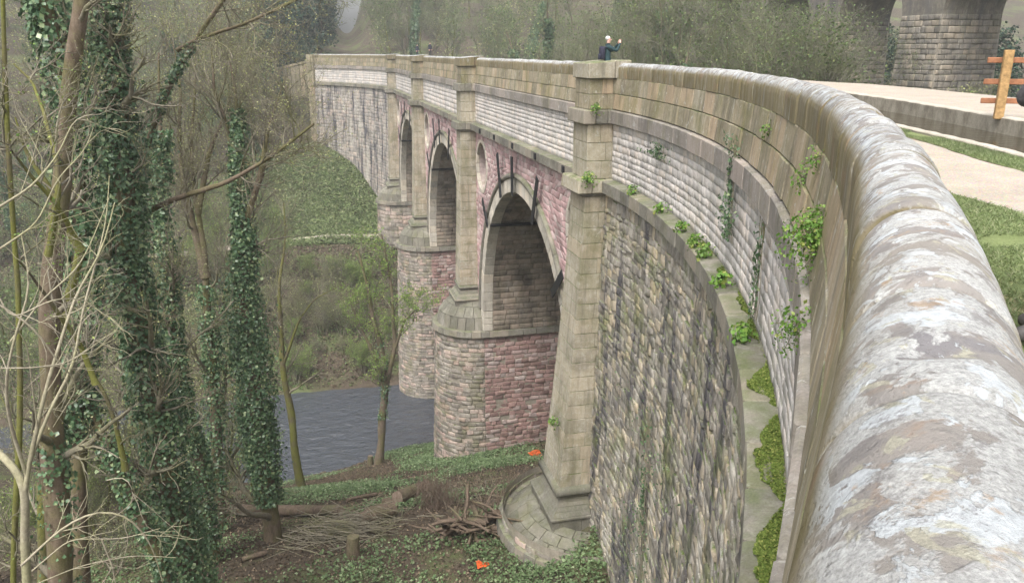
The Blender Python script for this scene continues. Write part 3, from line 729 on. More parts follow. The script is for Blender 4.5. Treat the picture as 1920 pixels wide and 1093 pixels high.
def drum_fn(c):
    return lambda a, x, d: np.stack(np.broadcast_arrays(x, c + (RA - d) * np.cos(a), ZA + (RA - d) * np.sin(a)), -1)
for bay in range(3):
    c = AC[bay]; n = 48; A = np.linspace(0, math.pi, n + 1)
    rows = [(c + RA + .04, ZSP - .1)] + [(c + (RA + .04) * math.cos(t), ZA + (RA + .04) * math.sin(t)) for t in A] + [(c - RA - .04, ZSP - .1)]
    V = [(X, y, z) for X in (XW + .05, XW + DEP - .05) for y, z in rows]; k = len(rows)
    AR = mk('arch', V, [(j, j + 1, k + j + 1, k + j) for j in range(k - 1)], M['mortar'], AQ)
    # ring of voussoirs and stilts
    nv = 44
    for j in range(nv):
        a0, a1 = math.pi * j / nv, math.pi * (j + 1) / nv; pr = rng.normal() * .006
        def vf(x, v, w): return np.stack(np.broadcast_arrays(XW + .55 - .62 * w - pr, c + (RA + .72 * v) * np.cos(x), ZA + (RA + .72 * v) * np.sin(x)), -1)
        V, F = cbox(vf, (a0 + .0008, 0, 0), (a1 - .0008, 1, 1), (.002, .03, .04), flip=True); add('voussoir', V, F, M['vouss'], AR)
    for sg in (-1, 1):
        for h in range(3):
            z0 = ZSP + .02 + h * .44
            def qf(x, v, w): return np.stack(np.broadcast_arrays(XW + .55 - .62 * w, c + sg * (RA + .72 * v), z0 + .43 * x), -1)
            V, F = cbox(qf, (0.02, 0, 0), (.98, 1, 1), (.04, .03, .04), flip=sg > 0); add('voussoir', V, F, M['vouss'], AR)
    # hood mould: a roll in lengths
    nh = 22
    for j in range(nh):
        a = np.linspace(math.pi * j / nh + .0012, math.pi * (j + 1) / nh - .0012, 5); b = np.linspace(0, 2 * math.pi, 8, endpoint=False)
        Ag, Bg = np.meshgrid(a, b, indexing='ij'); rr = RA + .86 + .15 * np.cos(Bg); X = XW - .05 - .15 * np.sin(Bg)
        V = np.stack([X, c + rr * np.cos(Ag), ZA + rr * np.sin(Ag)], -1).reshape(-1, 3)
        F = [(p * 8 + q, p * 8 + (q + 1) % 8, (p + 1) * 8 + (q + 1) % 8, (p + 1) * 8 + q) for p in range(4) for q in range(8)]
        add('hood_mould', V, F, M['string'], AR, True)
    # soffit ashlar
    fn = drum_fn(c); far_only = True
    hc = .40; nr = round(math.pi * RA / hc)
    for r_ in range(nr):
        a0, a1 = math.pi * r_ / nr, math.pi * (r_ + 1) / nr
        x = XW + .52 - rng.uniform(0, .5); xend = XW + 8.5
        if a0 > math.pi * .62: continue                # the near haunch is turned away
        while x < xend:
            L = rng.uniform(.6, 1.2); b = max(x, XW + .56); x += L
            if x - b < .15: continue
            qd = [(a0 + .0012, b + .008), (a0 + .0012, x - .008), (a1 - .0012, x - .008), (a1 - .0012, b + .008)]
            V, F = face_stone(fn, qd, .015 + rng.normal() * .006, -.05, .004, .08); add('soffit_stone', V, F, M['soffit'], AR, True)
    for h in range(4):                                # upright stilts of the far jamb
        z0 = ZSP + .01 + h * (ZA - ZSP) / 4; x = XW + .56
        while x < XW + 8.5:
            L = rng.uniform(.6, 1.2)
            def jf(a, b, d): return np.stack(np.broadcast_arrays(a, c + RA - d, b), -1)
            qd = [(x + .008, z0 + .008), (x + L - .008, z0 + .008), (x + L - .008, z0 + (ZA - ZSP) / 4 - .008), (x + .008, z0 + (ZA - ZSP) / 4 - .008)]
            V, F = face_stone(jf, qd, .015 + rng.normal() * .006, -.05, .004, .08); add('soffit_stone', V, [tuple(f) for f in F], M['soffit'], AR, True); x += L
    # black iron straps clamped over the ring
    for ad in (43, 70, 87, 112, 139):
        a = R(ad); ca, sa_ = math.cos(a), math.sin(a); r0, r1 = RA - .12, RA + (2.3 if ad in (70, 112) else 1.85)
        def sf(x, v, w):
            rr = r0 + (r1 - r0) * v; tz = (x - .5) * .40
            out = .30 + 0 * rr
            return np.stack([XW - out + .05 * (1 - w) + .0 * x, c + rr * ca - tz * sa_, ZA + rr * sa_ + tz * ca], -1)
        VV, FF = [], []
        cuts = np.array([0, .32, .42, .55, .66, 1.])
        for q0, q1 in zip(cuts[:-1], cuts[1:]):
            V, F = cbox(sf, (0, q0, 0), (1, q1, 1), (.0, .0, .0)); FF += [tuple(i + len(VV) for i in f) for f in F]; VV += V.tolist()
        mk('iron_strap', VV, FF, M['iron'], AR)
    for ad in (38, 140):                              # tie bar across the soffit under the straps
        pass
    V, F = [], []
    for ad in (43,):
        a = R(ad)
        tb = lambda x, v, w: np.stack([XW - .1 + 8.4 * x, c + (RA - .02 - .12 * w) * math.cos(a) - (v - .5) * .16 * math.sin(a), ZA + (RA - .02 - .12 * w) * math.sin(a) + (v - .5) * .16 * math.cos(a)], -1)
        V, F = cbox(tb, (0, 0, 0), (1, 1, 1), (0, .1, .1)); mk('iron_tie_bar', V, F, M['iron'], AR)
for yk in (30.2, 34.4, 38.6, 42.8, 46.6):              # square pattress plates on the lower string course
    f = lambda x, v, w: np.stack([X0 - .27 - .06 * w, yk + (x - .5) * .3, S2T - .24 + (v - .5) * .28], -1)
    V, F = cbox(f, (0, 0, 0), (1, 1, 1), (.08, .08, .3), flip=True); mk('iron_plate', V, F, M['iron'], S2)

# ---- pilasters
def pil(i):
    c = PC[i]; p0 = i == 0
    cz = lambda a, b: None
    core = [(-.45, 9.2, .70), (S1T, 9.2, .70), (S2T, 9.2, .7)]
    zb, xb, hwb = (-15.85, 8.15, 1.1) if p0 else (-14.75, 8.72, .9)
    xt = 8.98
    def fx(z):
        t = np.clip((S2B - .12 - z) / (S2B - .12 - zb), 0, 1); return xt - .02 + (xb - xt) * t ** 1.35
    def hw(z):
        t = np.clip((S2B - .12 - z) / (S2B - .12 - zb), 0, 1); return .80 + (hwb - .80) * t ** 1.35
    # core
    zz = np.r_[np.linspace(zb - 1.2, S2B, 8), -.5]; V = []
    for z in zz:
        x, h = (float(fx(z)) + .05, float(hw(z)) - .05) if z < S2B else (xt + .2, .66)
        V += [(XW + .6, c - h, z), (x, c - h, z), (x, c + h, z), (XW + .6, c + h, z)]
    F = [(4 * k + j, 4 * k + j + 1, 4 * k + j + 5, 4 * k + j + 4) for k in range(len(zz) - 1) for j in range(3)]
    core = mk('pilaster', V, [tuple(reversed(f)) for f in F], M['mortar'], AQ)
    def course(z0, z1, f0, f1, h0, h1, mat, ch=.012, split=True, back=XW + .5, kind='pilaster_block'):
        """one course: blocks side by side from the front back to the wall"""
        cuts = [0, 1] if not split else ([0, rng.uniform(.38, .5), 1] if rng.random() < .55 else [0, rng.uniform(.3, .4), rng.uniform(.6, .72), 1])
        for u0, u1 in zip(cuts[:-1], cuts[1:]):
            d = rng.normal() * .004
            def fn(u, v, w):
                fr = f0 + (f1 - f0) * v; hh = h0 + (h1 - h0) * v
                return np.stack([fr + (back - fr) * u, c + (w * 2 - 1) * (hh + d), z0 + (z1 - z0) * v], -1)
            D = back - f0
            V, F = cbox(fn, (u0 + .004 / D * (u0 > 0), .006 / (z1 - z0), 0), (u1 - .004 / D, 1 - .006 / (z1 - z0), 1), (ch / D, ch / (z1 - z0), ch / (2 * h0)), flip=True, jit=.0)
            add(kind, V, F, mat, core)
    # parapet block, cap
    A = M['ashlar']; Pm = M['pilaster']
    course(S1T, S1T + .5, 9.04, 9.04, .78, .78, A, back=10.36); course(S1T + .5, S1T + 1.0, 9.04, 9.04, .78, .78, A, back=10.36)
    capt = -.27
    def capf(u, v, w):
        fr = 8.96; return np.stack([fr + (10.45 - fr) * u, c + (w * 2 - 1) * .9, (S1T + 1.0) + (capt - (S1T + 1.0)) * v - .14 * v * np.clip(.7 - u, 0, 1)], -1)
    for u0, u1 in ((0, .62), (.62, 1)):
        V, F = cbox(capf, (u0 + .003, 0.01, 0), (u1 - .003, 1, 1), (.02, .05, .02), flip=True); add('pilaster_cap', V, F, M['coping'] if not p0 else Pm, core)
    course(S1B - .02, S1T, 8.80, 8.83, .92, .90, M['string'], .03, back=10.2)            # upper collar
    n = 3
    for k in range(n):
        h = (S1B - .02 - S2T) / n; course(S2T + k * h, S2T + (k + 1) * h, xt + .02, xt + .02, .78, .78, Pm)
    course(S2B - .02, S2T, 8.62, 8.68, 1.0, .97, M['string'] if not p0 else Pm, .035, back=10.2)   # lower collar
    course(S2B - .14, S2B - .02, 8.84, 8.72, .86, .93, M['string'], .02, split=False, back=10.2)
    n = 20 if p0 else 18; zc = np.linspace(zb, S2B - .14, n + 1)
    for k in range(n): course(zc[k], zc[k + 1], float(fx(zc[k])), float(fx(zc[k + 1])), float(hw(zc[k])), float(hw(zc[k + 1])), Pm)
    # base: roll, hollow splay, plinth
    L = M['string'] if not p0 else M['dome']
    def roll(z, r, fx_, h):
        b = np.linspace(0, 2 * math.pi, 10, endpoint=False); pts = [(XW + .3, c - h), (fx_, c - h), (fx_, c + h), (XW + .3, c + h)]
        dirs = [(0, -1), (-.7071, -.7071), (-.7071, .7071), (0, 1)]; V = []
        for (x, y), (dx, dy_) in zip(pts, dirs):
            k = 1.41 if abs(dx) > .1 else 1
            V += [(x + dx * k * r * math.cos(t), y + dy_ * k * r * math.cos(t), z + r * math.sin(t)) for t in b]
        F = [(p * 10 + q, p * 10 + (q + 1) % 10, (p + 1) * 10 + (q + 1) % 10, (p + 1) * 10 + q) for p in range(3) for q in range(10)]
        mk('base_roll', V, F, M['string'] if not p0 else M['dome'], core, True)
    roll(zb - .14, .21 if p0 else .13, xb + .02, hwb - .02)
    zs = zb - (.3 if p0 else .2); ze = zs - (.72 if p0 else .62); k = 5
    for j in range(k):
        v0, v1 = j / k, (j + 1) / k; g = lambda v: (1 - v) ** 2.2 if False else v ** 2.0
        course(zs + (ze - zs) * v1, zs + (ze - zs) * v0, xb - .42 * g(v1) + .04, xb - .42 * g(v0) + .04, hwb + .42 * g(v1) - .04, hwb + .42 * g(v0) - .04, L, .004, split=False, kind='base_splay')
    course(ze - .13, ze, xb - .46, xb - .46, hwb + .46, hwb + .46, L, .03, split=False, kind='base_fillet')
    course(ze - 1.3, ze - .13, xb - .40, xb - .40, hwb + .40, hwb + .40, L, .02, kind='plinth_block')
for i in range(4): pil(i)
# end block of the far wing and the lower wall that falls away beyond it
def endf(u, v, w): return path(SFAR + u * 1.3, -.5 + .75 * w, -14 + 13.6 * v)
for k in range(12):
    V, F = cbox(endf, (0, k / 12 + .001, 0), (1, (k + 1) / 12 - .001, 1), (.02, .002, .03)); add('end_block', V, F, M['ashlar'], FWING)

BW = thing('boundary_wall', 'low stone boundary wall sloping away left of the far end', 'wall', tuple(path(SFAR + 1.3, 0, -4.)))
e0 = path(SFAR + 1.1, -.1, -1.2); e1 = inv(468, 140, v=132); nb = 14
for k in range(nb):
    a = e0 + (e1 - e0) * (k + .03) / nb; b = e0 + (e1 - e0) * (k + .97) / nb
    for lev, (zt, zb_) in enumerate(((0, -.35), (-.37, -1.6), (-1.62, -5.))):
        wv = .3 if lev == 0 else .2
        def bwf(u, v, w): return a + (b - a) * u[:, None] + np.stack([0 * u + (w - .5) * wv, (w - .5) * 2 * wv, zb_ + (zt - zb_) * v], -1)
        V, F = cbox(bwf, (0, 0, 0), (1, 1, 1), (.02, .03, .1), flip=True); mk('coping_stone' if lev == 0 else 'wall_stone', V, F, M['ashlar'], BW, False, rng.random())
# ---- turn the collected stones into parts: the 300 largest in view singly, the rest joined
for kind, lst in STONES.items():
    order = sorted(range(len(lst)), key=lambda k: -screen_area(lst[k][0])); single = [k for k in order[:300] if screen_area(lst[k][0]) > 0]; sset = set(single)
    for k in single:
        V, F, r, mat, sm, par = lst[k]; mk(kind, V, F, mat, par or AQ, sm, r)
    rest = {}
    for k in range(len(lst)):
        if k not in sset: rest.setdefault((lst[k][3].name), []).append(lst[k])
    if rest:
        mats = sorted(rest); VV, FF, RR, MI, n = [], [], [], [], 0; sm = False
        for mi_, mn in enumerate(mats):
            for V, F, r, mat, sm, par in rest[mn]:
                VV.append(V); FF += [tuple(i + n for i in f) for f in F]; RR.append(np.full(len(V), r)); MI += [mi_] * len(F); n += len(V)
        stuff(mk(kind + 's', np.concatenate(VV), FF, [bpy.data.materials[m] for m in mats], AQ, sm, np.concatenate(RR), MI))

# ------------------------------------------------------------------ railway viaduct behind the canal
VX, VP, VS = 38.0, 45.9, 10.4
VI = thing('railway_viaduct', 'tall weathered stone railway viaduct pier row behind the canal', 'viaduct', (VX, VP, -16))
VR, VZ, VW = 3.4, 2.0, 3.6
def vpier(k):
    c = VP + k * VS; zz = np.linspace(-18, VZ, 12); V = []
    for z in zz:
        b = .022 * (VZ - z); h = VW / 2 + b
        V += [(VX - b, c - h, z), (VX + 4.4 + b, c - h, z), (VX + 4.4 + b, c + h, z), (VX - b, c + h, z)]
    F = [(4 * i + j, 4 * i + (j + 1) % 4, 4 * i + 4 + (j + 1) % 4, 4 * i + 4 + j) for i in range(len(zz) - 1) for j in range(4)]
    p = mk('pier', V, F, M['mortar'], VI)
    # coursed blocks on the two faces in view
    z = -9.0; row = 0
    while z < VZ:
        hh = rng.uniform(.28, .42)
        def blk(fa, a0, a1, L0):
            a = a0 - rng.uniform(0, L0)
            while a < a1:
                L = L0 * rng.uniform(.6, 1.4); b0 = max(a, a0); b1 = min(a + L, a1); a += L
                if b1 - b0 < .15: continue
                V, F = face_stone(fa, [(b0 + .012, z + .012), (b1 - .012, z + .012), (b1 - .012, z + hh - .012), (b0 + .012, z + hh - .012)], .05 + rng.normal() * .02, -.05, .012, .15)
                VST.append((V, F, rng.random(), p))
        blk(lambda a, b, d: np.stack(np.broadcast_arrays(VX - .022 * (VZ - b) - d, c - a, b), -1), -VW / 2 - .022 * (VZ - z), VW / 2 + .022 * (VZ - z), .65)
        blk(lambda a, b, d: np.stack(np.broadcast_arrays(a, c - VW / 2 - .022 * (VZ - b) - d, b), -1), VX, VX + 4.4, .7)
        z += hh; row += 1
VST = []
for k in (-2, -1, 0, 1, 2, 3): vpier(k)
for k in (-3, -2, -1, 0, 1, 2):
    c = VP + (k + .5) * VS; A = np.linspace(0, math.pi, 25); ar = []
    for X in (VX, VX + 4.4): ar += [(X, c + VR * math.cos(t), VZ + VR * math.sin(t)) for t in A]
    n = len(A); top = VZ + VR + 3.5
    F = [(j, j + 1, n + j + 1, n + j) for j in range(n - 1)]; V = list(ar)
    for X in (VX, VX + 4.4):
        b = len(V); V += [(X, c + (VS / 2) * max(-1, min(1, math.cos(t) * 1.4)), top) for t in A]; o = 0 if X == VX else n
        F += [(o + j, o + j + 1, b + j + 1, b + j) for j in range(n - 1)]
        b2 = len(V); V += [(X, c + VR, VZ), (X, c + VS / 2, VZ), (X, c + VS / 2, top), (X, c - VR, VZ), (X, c - VS / 2, VZ), (X, c - VS / 2, top)]
        F += [(b2, b2 + 1, b2 + 2), (b2 + 3, b2 + 4, b2 + 5)]
    mk('arch', V, F, M['viaduct'], VI)
VST.sort(key=lambda q: -screen_area(q[0]))
for V, F, r, p in VST[:300]: mk('viaduct_block', V, F, M['viaduct'], p, True, r)
VV, FF, RR, n = [], [], [], 0
for V, F, r, p in VST[300:]: VV.append(V); FF += [tuple(i + n for i in f) for f in F]; RR.append(np.full(len(V), r)); n += len(V)
stuff(mk('viaduct_blocks', np.concatenate(VV), FF, M['viaduct'], VI, True, np.concatenate(RR)))

# ------------------------------------------------------------------ timber fence beyond the canal
fb = inv(1872, 218, z=-1.27)
FE = thing('timber_fence', 'orange timber post and three rail fence on the far canal bank', 'fence', tuple(fb))
fdir = np.array([.86, -.51, 0.]); fn_ = np.array([-.51, -.86, 0.]); 
def fbox(nm, c, l, h, d, mat, up=np.array([0, 0, 1.])):
    f = lambda x, v, w: c[None] + fdir[None] * ((x - .5) * l)[:, None] + up[None] * ((v - .5) * h)[:, None] + fn_[None] * ((w - .5) * d)[:, None]
    V, F = cbox(f, (0, 0, 0), (1, 1, 1), (.01 / l, .01 / h, .01 / d), jit=.002); mk(nm, V, F, mat, FE)
fbox('post', fb + np.array([0, 0, .62]), .17, 1.36, .13, M['fence'])
fbox('post', fb + fdir * 2.4 + np.array([0, 0, .62]), .17, 1.36, .13, M['fence'])
for z in (.30, .68, 1.10): fbox('rail', fb + fdir * 1.15 + fn_ * -.085 + np.array([0, 0, z]), 3.0, .11, .04, M['rail'])

# ------------------------------------------------------------------ tubes and leaves
def tubes(brs):
    """brs: list of (P (B,N,3), rad (B,N), sides) -> vertices, quads"""
    VV, FF, n = [], [], 0
    for P, r, k in brs:
        P = np.asarray(P, float); r = np.asarray(r, float)
        if P.ndim == 2: P = P[None]; r = r[None]
        B, N, _ = P.shape
        if B == 0: continue
        T = np.gradient(P, axis=1); T /= np.linalg.norm(T, axis=2, keepdims=True) + 1e-9
        m = T.mean(1, keepdims=True); ref = np.where(np.abs(m[..., 2:3]) > .75, np.array([1., .2, 0]), np.array([0, .1, 1.]))
        a = np.cross(T, np.broadcast_to(ref, T.shape)); a /= np.linalg.norm(a, axis=2, keepdims=True) + 1e-9; b = np.cross(T, a)
        ang = np.arange(k) * 2 * math.pi / k
        ring = P[:, :, None] + r[:, :, None, None] * (a[:, :, None] * np.cos(ang)[None, None, :, None] + b[:, :, None] * np.sin(ang)[None, None, :, None])
        VV.append(ring.reshape(-1, 3))
        i = np.arange(B)[:, None, None] * (N * k) + np.arange(N - 1)[None, :, None] * k; j = np.arange(k)[None, None, :]; j2 = (j + 1) % k
        FF.append((np.stack([i + j, i + j2, i + k + j2, i + k + j], -1)).reshape(-1, 4) + n); n += B * N * k
    return np.concatenate(VV), np.concatenate(FF)

def resample(pts, n):
    p = np.asarray(pts, float); d = np.r_[0, np.cumsum(np.linalg.norm(np.diff(p, axis=0), axis=1))]; t = np.linspace(0, d[-1], n)
    q = np.stack([np.interp(t, d, p[:, k]) for k in range(3)], 1)
    for _ in range(2): q[1:-1] = .25 * q[:-2] + .5 * q[1:-1] + .25 * q[2:]
    return q

def kids(P, r, n, L, ang=(.5, 1.1), npts=5, wob=.25, up=.1, tmin=.25, rr=.55, g=None, tip=.25, rmin=.004):
    """n child branches per parent branch"""
    g = g or rng
    B, N, _ = P.shape; t = g.uniform(tmin, 1, (B, n)) * (N - 1.001); i = t.astype(int); f = (t - i)[..., None]; bi = np.arange(B)[:, None]
    p0 = P[bi, i] * (1 - f) + P[bi, i + 1] * f; d = P[bi, i + 1] - P[bi, i]; d /= np.linalg.norm(d, axis=2, keepdims=True) + 1e-9
    r0 = (r[bi, i] * (1 - f[..., 0]) + r[bi, i + 1] * f[..., 0]) * rr
    v = g.normal(size=d.shape); v -= (v * d).sum(2, keepdims=True) * d; v /= np.linalg.norm(v, axis=2, keepdims=True) + 1e-9
    a = g.uniform(*ang, (B, n, 1)); D = (np.cos(a) * d + np.sin(a) * v).reshape(-1, 3); p = p0.reshape(-1, 3); K = len(p)
    ln = (g.uniform(*L, (B, n)) * (1.25 - .6 * t / (N - 1))).reshape(-1, 1) / (npts - 1)
    out = [p]
    for _ in range(npts - 1):
        D = D + g.normal(size=D.shape) * wob + np.array([0, 0, up]); D /= np.linalg.norm(D, axis=1, keepdims=True); p = p + D * ln; out.append(p)
    Q = np.stack(out, 1); rad = np.maximum(r0.reshape(-1, 1), rmin) * np.linspace(1, tip, npts)[None]
    return Q, rad

def leafmesh(p, nrm, size, g=None, asp=.75, fold=.25):
    """folded leaf quads at points p facing about nrm"""
    g = g or rng; n = len(p); size = np.broadcast_to(size, (n,)) * g.uniform(.55, 1.45, n)
    nrm = nrm + g.normal(size=(n, 3)) * .55; nrm /= np.linalg.norm(nrm, axis=1, keepdims=True) + 1e-9
    a = g.normal(size=(n, 3)); a -= (a * nrm).sum(1, keepdims=True) * nrm; a /= np.linalg.norm(a, axis=1, keepdims=True) + 1e-9; b = np.cross(nrm, a)
    s = size[:, None]
    v0 = p - a * s * .5; v2 = p + a * s * .5; lift = nrm * s * fold * .5
    v1 = p + b * s * asp * .5 - a * s * .1 + lift; v3 = p - b * s * asp * .5 - a * s * .1 + lift
    V = np.stack([v0, v1, v2, v3], 1).reshape(-1, 3); i = np.arange(n) * 4
    F = np.concatenate([np.c_[i, i + 2, i + 1], np.c_[i, i + 3, i + 2]]); return V, F, np.repeat(g.random(n), 4)

def mkleaves(name, p, nrm, size, mat, parent=None, g=None, asp=.75, fold=.25):
    V, F, r = leafmesh(np.asarray(p), np.asarray(nrm), size, g, asp, fold); return mk(name, V, F, mat, parent, False, r)

def ivy_points(P, r, width, n, g, clump=.5, t0=0, t1=1):
    """points and normals of an ivy coat round a trunk polyline P with half-width function width(t)"""
    N = len(P); t = g.uniform(t0, t1, n); x = t * (N - 1.001); i = x.astype(int); f = (x - i)[:, None]; c = P[i] * (1 - f) + P[i + 1] * f
    m = max(8, n // 30); ci = g.integers(m, size=n); t = np.clip(g.uniform(t0, t1, m)[ci] + g.normal(size=n) * .012, t0, t1); x = t * (N - 1.001); i = x.astype(int); f = (x - i)[:, None]; c = P[i] * (1 - f) + P[i + 1] * f
    ang = g.uniform(0, 2 * math.pi, m)[ci] + g.normal(size=n) * .42; cl = lump(np.cos(ang) * 1.3, np.sin(ang) * 1.3, c[:, 2] * .55, 1.7); cl2 = lump(np.cos(ang), np.sin(ang), c[:, 2], 3.1)
    u = g.random(n) < .5; ang = np.where(u, g.uniform(0, 2 * math.pi, n), ang)
    rad = np.array([width(q) for q in t]) * (.78 + clump * .42 * cl + .18 * cl2) * np.where(g.random(n) < .08, g.uniform(1.1, 1.7, n), g.uniform(.6, 1.08, n)) + np.interp(t, np.linspace(0, 1, N), r) * .7
    keep = (cl + cl2 * .5) > -1.15
    nr = np.c_[np.cos(ang), np.sin(ang), np.full(n, .35)]
    return (c + np.c_[np.cos(ang), np.sin(ang), np.zeros(n)] * rad[:, None])[keep], nr[keep]

# ------------------------------------------------------------------ prototype trees for woods (each one thing: trunk, crown, ivy)
def proto(name, label, cat, h, spread, stems, n1, n2, n3, leafn, leafsz, bark, leafm, seed, up=.12, ivy=0, group=None, leanz=0):
    g = np.random.default_rng(seed); T = thing(name, label, cat, (0, 0, 0), group)
    tr = []; rad = []
    for k in range(stems):
        a = g.uniform(0, 6.28); d = np.array([math.cos(a), math.sin(a), 0]) * (0 if stems == 1 else .25)
        pts = [np.array([0, 0, -.6]) + d * .4]; D = np.array([0, 0, 1.]) + d * (1.2 if stems > 1 else .1)
        for _ in range(9): D = D + g.normal(size=3) * .10 + np.array([0, 0, .08]); D /= np.linalg.norm(D); pts.append(pts[-1] + D * h * g.uniform(.85, 1.0) / 10)
        tr.append(np.array(pts)); rad.append(np.linspace(1, .16, 10) * h * (.017 if stems == 1 else .008))
    P, r = np.stack(tr), np.stack(rad)
    V, F = tubes([(P, r, 7)]); mk('trunk', V, F, M[bark], T, True)
    b1 = kids(P, r, n1, (h * spread * .5, h * spread), (.5, 1.0), 7, .16, up, .22, .5, g)
    b2 = kids(*b1, n2, (h * spread * .25, h * spread * .55), (.4, 1.0), 5, .2, up, .2, .6, g, rmin=.012)
    b3 = kids(*b2, n3, (h * spread * .1, h * spread * .28), (.3, 1.0), 4, .22, up * .8, .15, .6, g, tip=.4, rmin=.007)
    V, F = tubes([(*b1, 5), (*b2, 3), (*b3, 3)]); mk('crown', V, F, M['twigwood'], T, True)
    if leafn:
        Q = b3[0][:, 1:].reshape(-1, 3); Q = Q[g.permutation(len(Q))[:leafn]]; Q = Q + g.normal(size=Q.shape) * leafsz * .8
        mkleaves('leaves', Q, np.tile([0, 0, .6], (len(Q), 1)), leafsz, M[leafm], T, g)
    if ivy:
        p, nn = ivy_points(P[0], r[0], lambda t: h * .05 * (1 - .5 * t), ivy, g, .6, .02, .85); mkleaves('ivy', p, nn, .22, M['ivy'], T, g)
    return T
HG = 'bare trees in the valley woods'
P_bare = proto('woodland_tree', 'bare twiggy tree in the hazy valley woods', 'tree', 15, .38, 1, 16, 6, 7, 900, .16, 'bark', 'bud', 11, group=HG)
P_bare2 = proto('woodland_tree', 'bare twiggy tree in the hazy valley woods', 'tree', 13, .42, 1, 15, 7, 7, 1700, .18, 'barkmoss', 'wood_green', 12, group=HG)
P_ivy = proto('ivy_woodland_tree', 'ivy covered tree in the hazy valley woods', 'tree', 15, .3, 1, 13, 5, 6, 600, .18, 'bark', 'wood_green', 13, ivy=5200, group='ivy covered trees in the woods')
P_ever = proto('evergreen_tree', 'dark evergreen tree in the background woods', 'tree', 14, .26, 1, 26, 8, 6, 9000, .34, 'bark', 'evergreen', 14, up=-.02, group='dark evergreens in the background woods')
P_shrub = proto('thicket_shrub', 'brown twiggy shrub in the thickets', 'shrub', 5.0, .5, 6, 7, 6, 6, 700, .09, 'twig', 'bud', 15, group='brown shrubs in the thicket')
P_green = proto('leafing_shrub', 'green leafing shrub in the thickets', 'shrub', 5.5, .5, 6, 7, 6, 6, 6500, .11, 'twig', 'spring', 16, group='green shrubs in the thicket')
P_scrub = proto('tall_scrub', 'tall dense twiggy scrub behind the aqueduct parapet', 'shrub', 10, .42, 5, 10, 8, 8, 1500, .10, 'twig', 'wood_green', 17, group='tall scrub behind the parapet')
P_scrub2 = proto('leafy_scrub', 'tall scrub coming into green leaf behind the parapet', 'shrub', 10, .42, 5, 10, 7, 7, 4500, .11, 'barkmoss', 'wood_green', 18, group='leafing scrub behind the parapet')
P_young = proto('young_tree', 'slender young tree with mossy twigs on the river banks', 'tree', 10, .34, 3, 12, 8, 8, 5200, .055, 'barkmoss', 'bud', 19, group='slender young trees on the river banks')
P_fresh = proto('leafing_tree', 'slender tree in fresh yellow green leaf on the banks', 'tree', 8.5, .36, 3, 11, 7, 7, 9000, .085, 'barkmoss', 'spring', 20, group='fresh leafing trees on the banks')
used = set()
def at_az0(px, y):
    dx = (px - 960) / FPX; return (dx * math.cos(PSI) + math.sin(PSI)) / (-dx * math.sin(PSI) + math.cos(PSI)) * y

def put(pr, x, y, sc=1., z=None):
    if z is None and 76 < y < 121 and 515 < proj(np.array([[x, y, -20.]]))[0][0] < 760 and pr not in (P_shrub, P_green): return
    if z is None and 93 < y < 121 and 530 < proj(np.array([[x, y, -20.]]))[0][0] < 760: return
    z = float(ground(x, y)) if z is None else z; rz = rng.uniform(0, 6.28); sc = sc * rng.uniform(.85, 1.18)
    if pr in used: return copy_thing(pr, (x, y, z), rz, (sc, sc, sc * rng.uniform(.9, 1.15)))
    used.add(pr); pr.location = (x, y, z); pr.rotation_euler = (0, 0, rz); pr.scale = (sc,) * 3; return pr
def clear(x, y):          # keep the line of the aqueduct, the river and the view of the piers free
    if 4 < x < 22 and 22 < y < 102: return False
    return True
# far hillside beyond the end of the aqueduct
for k in range(150):
    y = rng.uniform(112, 235); px = rng.uniform(-150, 1500); v = y
    dx = (px - 960) / FPX; x = (dx * math.cos(PSI) + math.sin(PSI)) / (-dx * math.sin(PSI) + math.cos(PSI)) * y
    az = px
    if 618 < px < 716 and y > 100: continue                      # the gap where the sky shows
    if y < 135 and 560 < px < 760: continue
    pr = P_ever if 505 < px < 650 and rng.random() < .75 else [P_bare, P_bare2, P_bare, P_ivy][rng.integers(4)]
    put(pr, x, y, rng.uniform(.9, 1.5) * (1.0 if y < 150 else 1.3))
for px, y in ((520, 128), (545, 140), (575, 150), (600, 135), (605, 155), (560, 165), (500, 150), (535, 158)):
    dx = (px - 960) / FPX; x = (dx * math.cos(PSI) + math.sin(PSI)) / (-dx * math.sin(PSI) + math.cos(PSI)) * y; put(P_ever, x, y, 1.15)
for k in range(26):
    px = rng.uniform(728, 960); y = rng.uniform(122, 200); dx = (px - 960) / FPX; x = (dx * math.cos(PSI) + math.sin(PSI)) / (-dx * math.sin(PSI) + math.cos(PSI)) * y
    put([P_bare, P_bare2, P_scrub, P_bare][rng.integers(4)], x, y, rng.uniform(.8, 1.2))
# left hillside across the river
for k in range(46):
    x, y = rng.uniform(-62, 2), rng.uniform(82, 118)
    put([P_bare, P_bare2, P_ivy, P_bare2][rng.integers(4)], x, y, rng.uniform(.55, 1.0))
for k in range(70):
    x, y = rng.uniform(-45, 6.5), rng.uniform(76.5, 112)
    if x > -2 and y > 92: continue
    put([P_shrub, P_shrub, P_green][rng.integers(3)], x, y, rng.uniform(.5, 1.0))
for k in range(40):
    px = rng.uniform(-120, 560); y = rng.uniform(112, 150); dx = (px - 960) / FPX; x = (dx * math.cos(PSI) + math.sin(PSI)) / (-dx * math.sin(PSI) + math.cos(PSI)) * y
    put([P_bare, P_bare2, P_young, P_bare][rng.integers(4)], x, y, rng.uniform(.8, 1.2))
for k in range(34):
    px = rng.uniform(470, 745); y = rng.uniform(77.5, 92); put([P_shrub, P_shrub, P_green][rng.integers(3)], at_az0(px, y), y, rng.uniform(.22, .5))
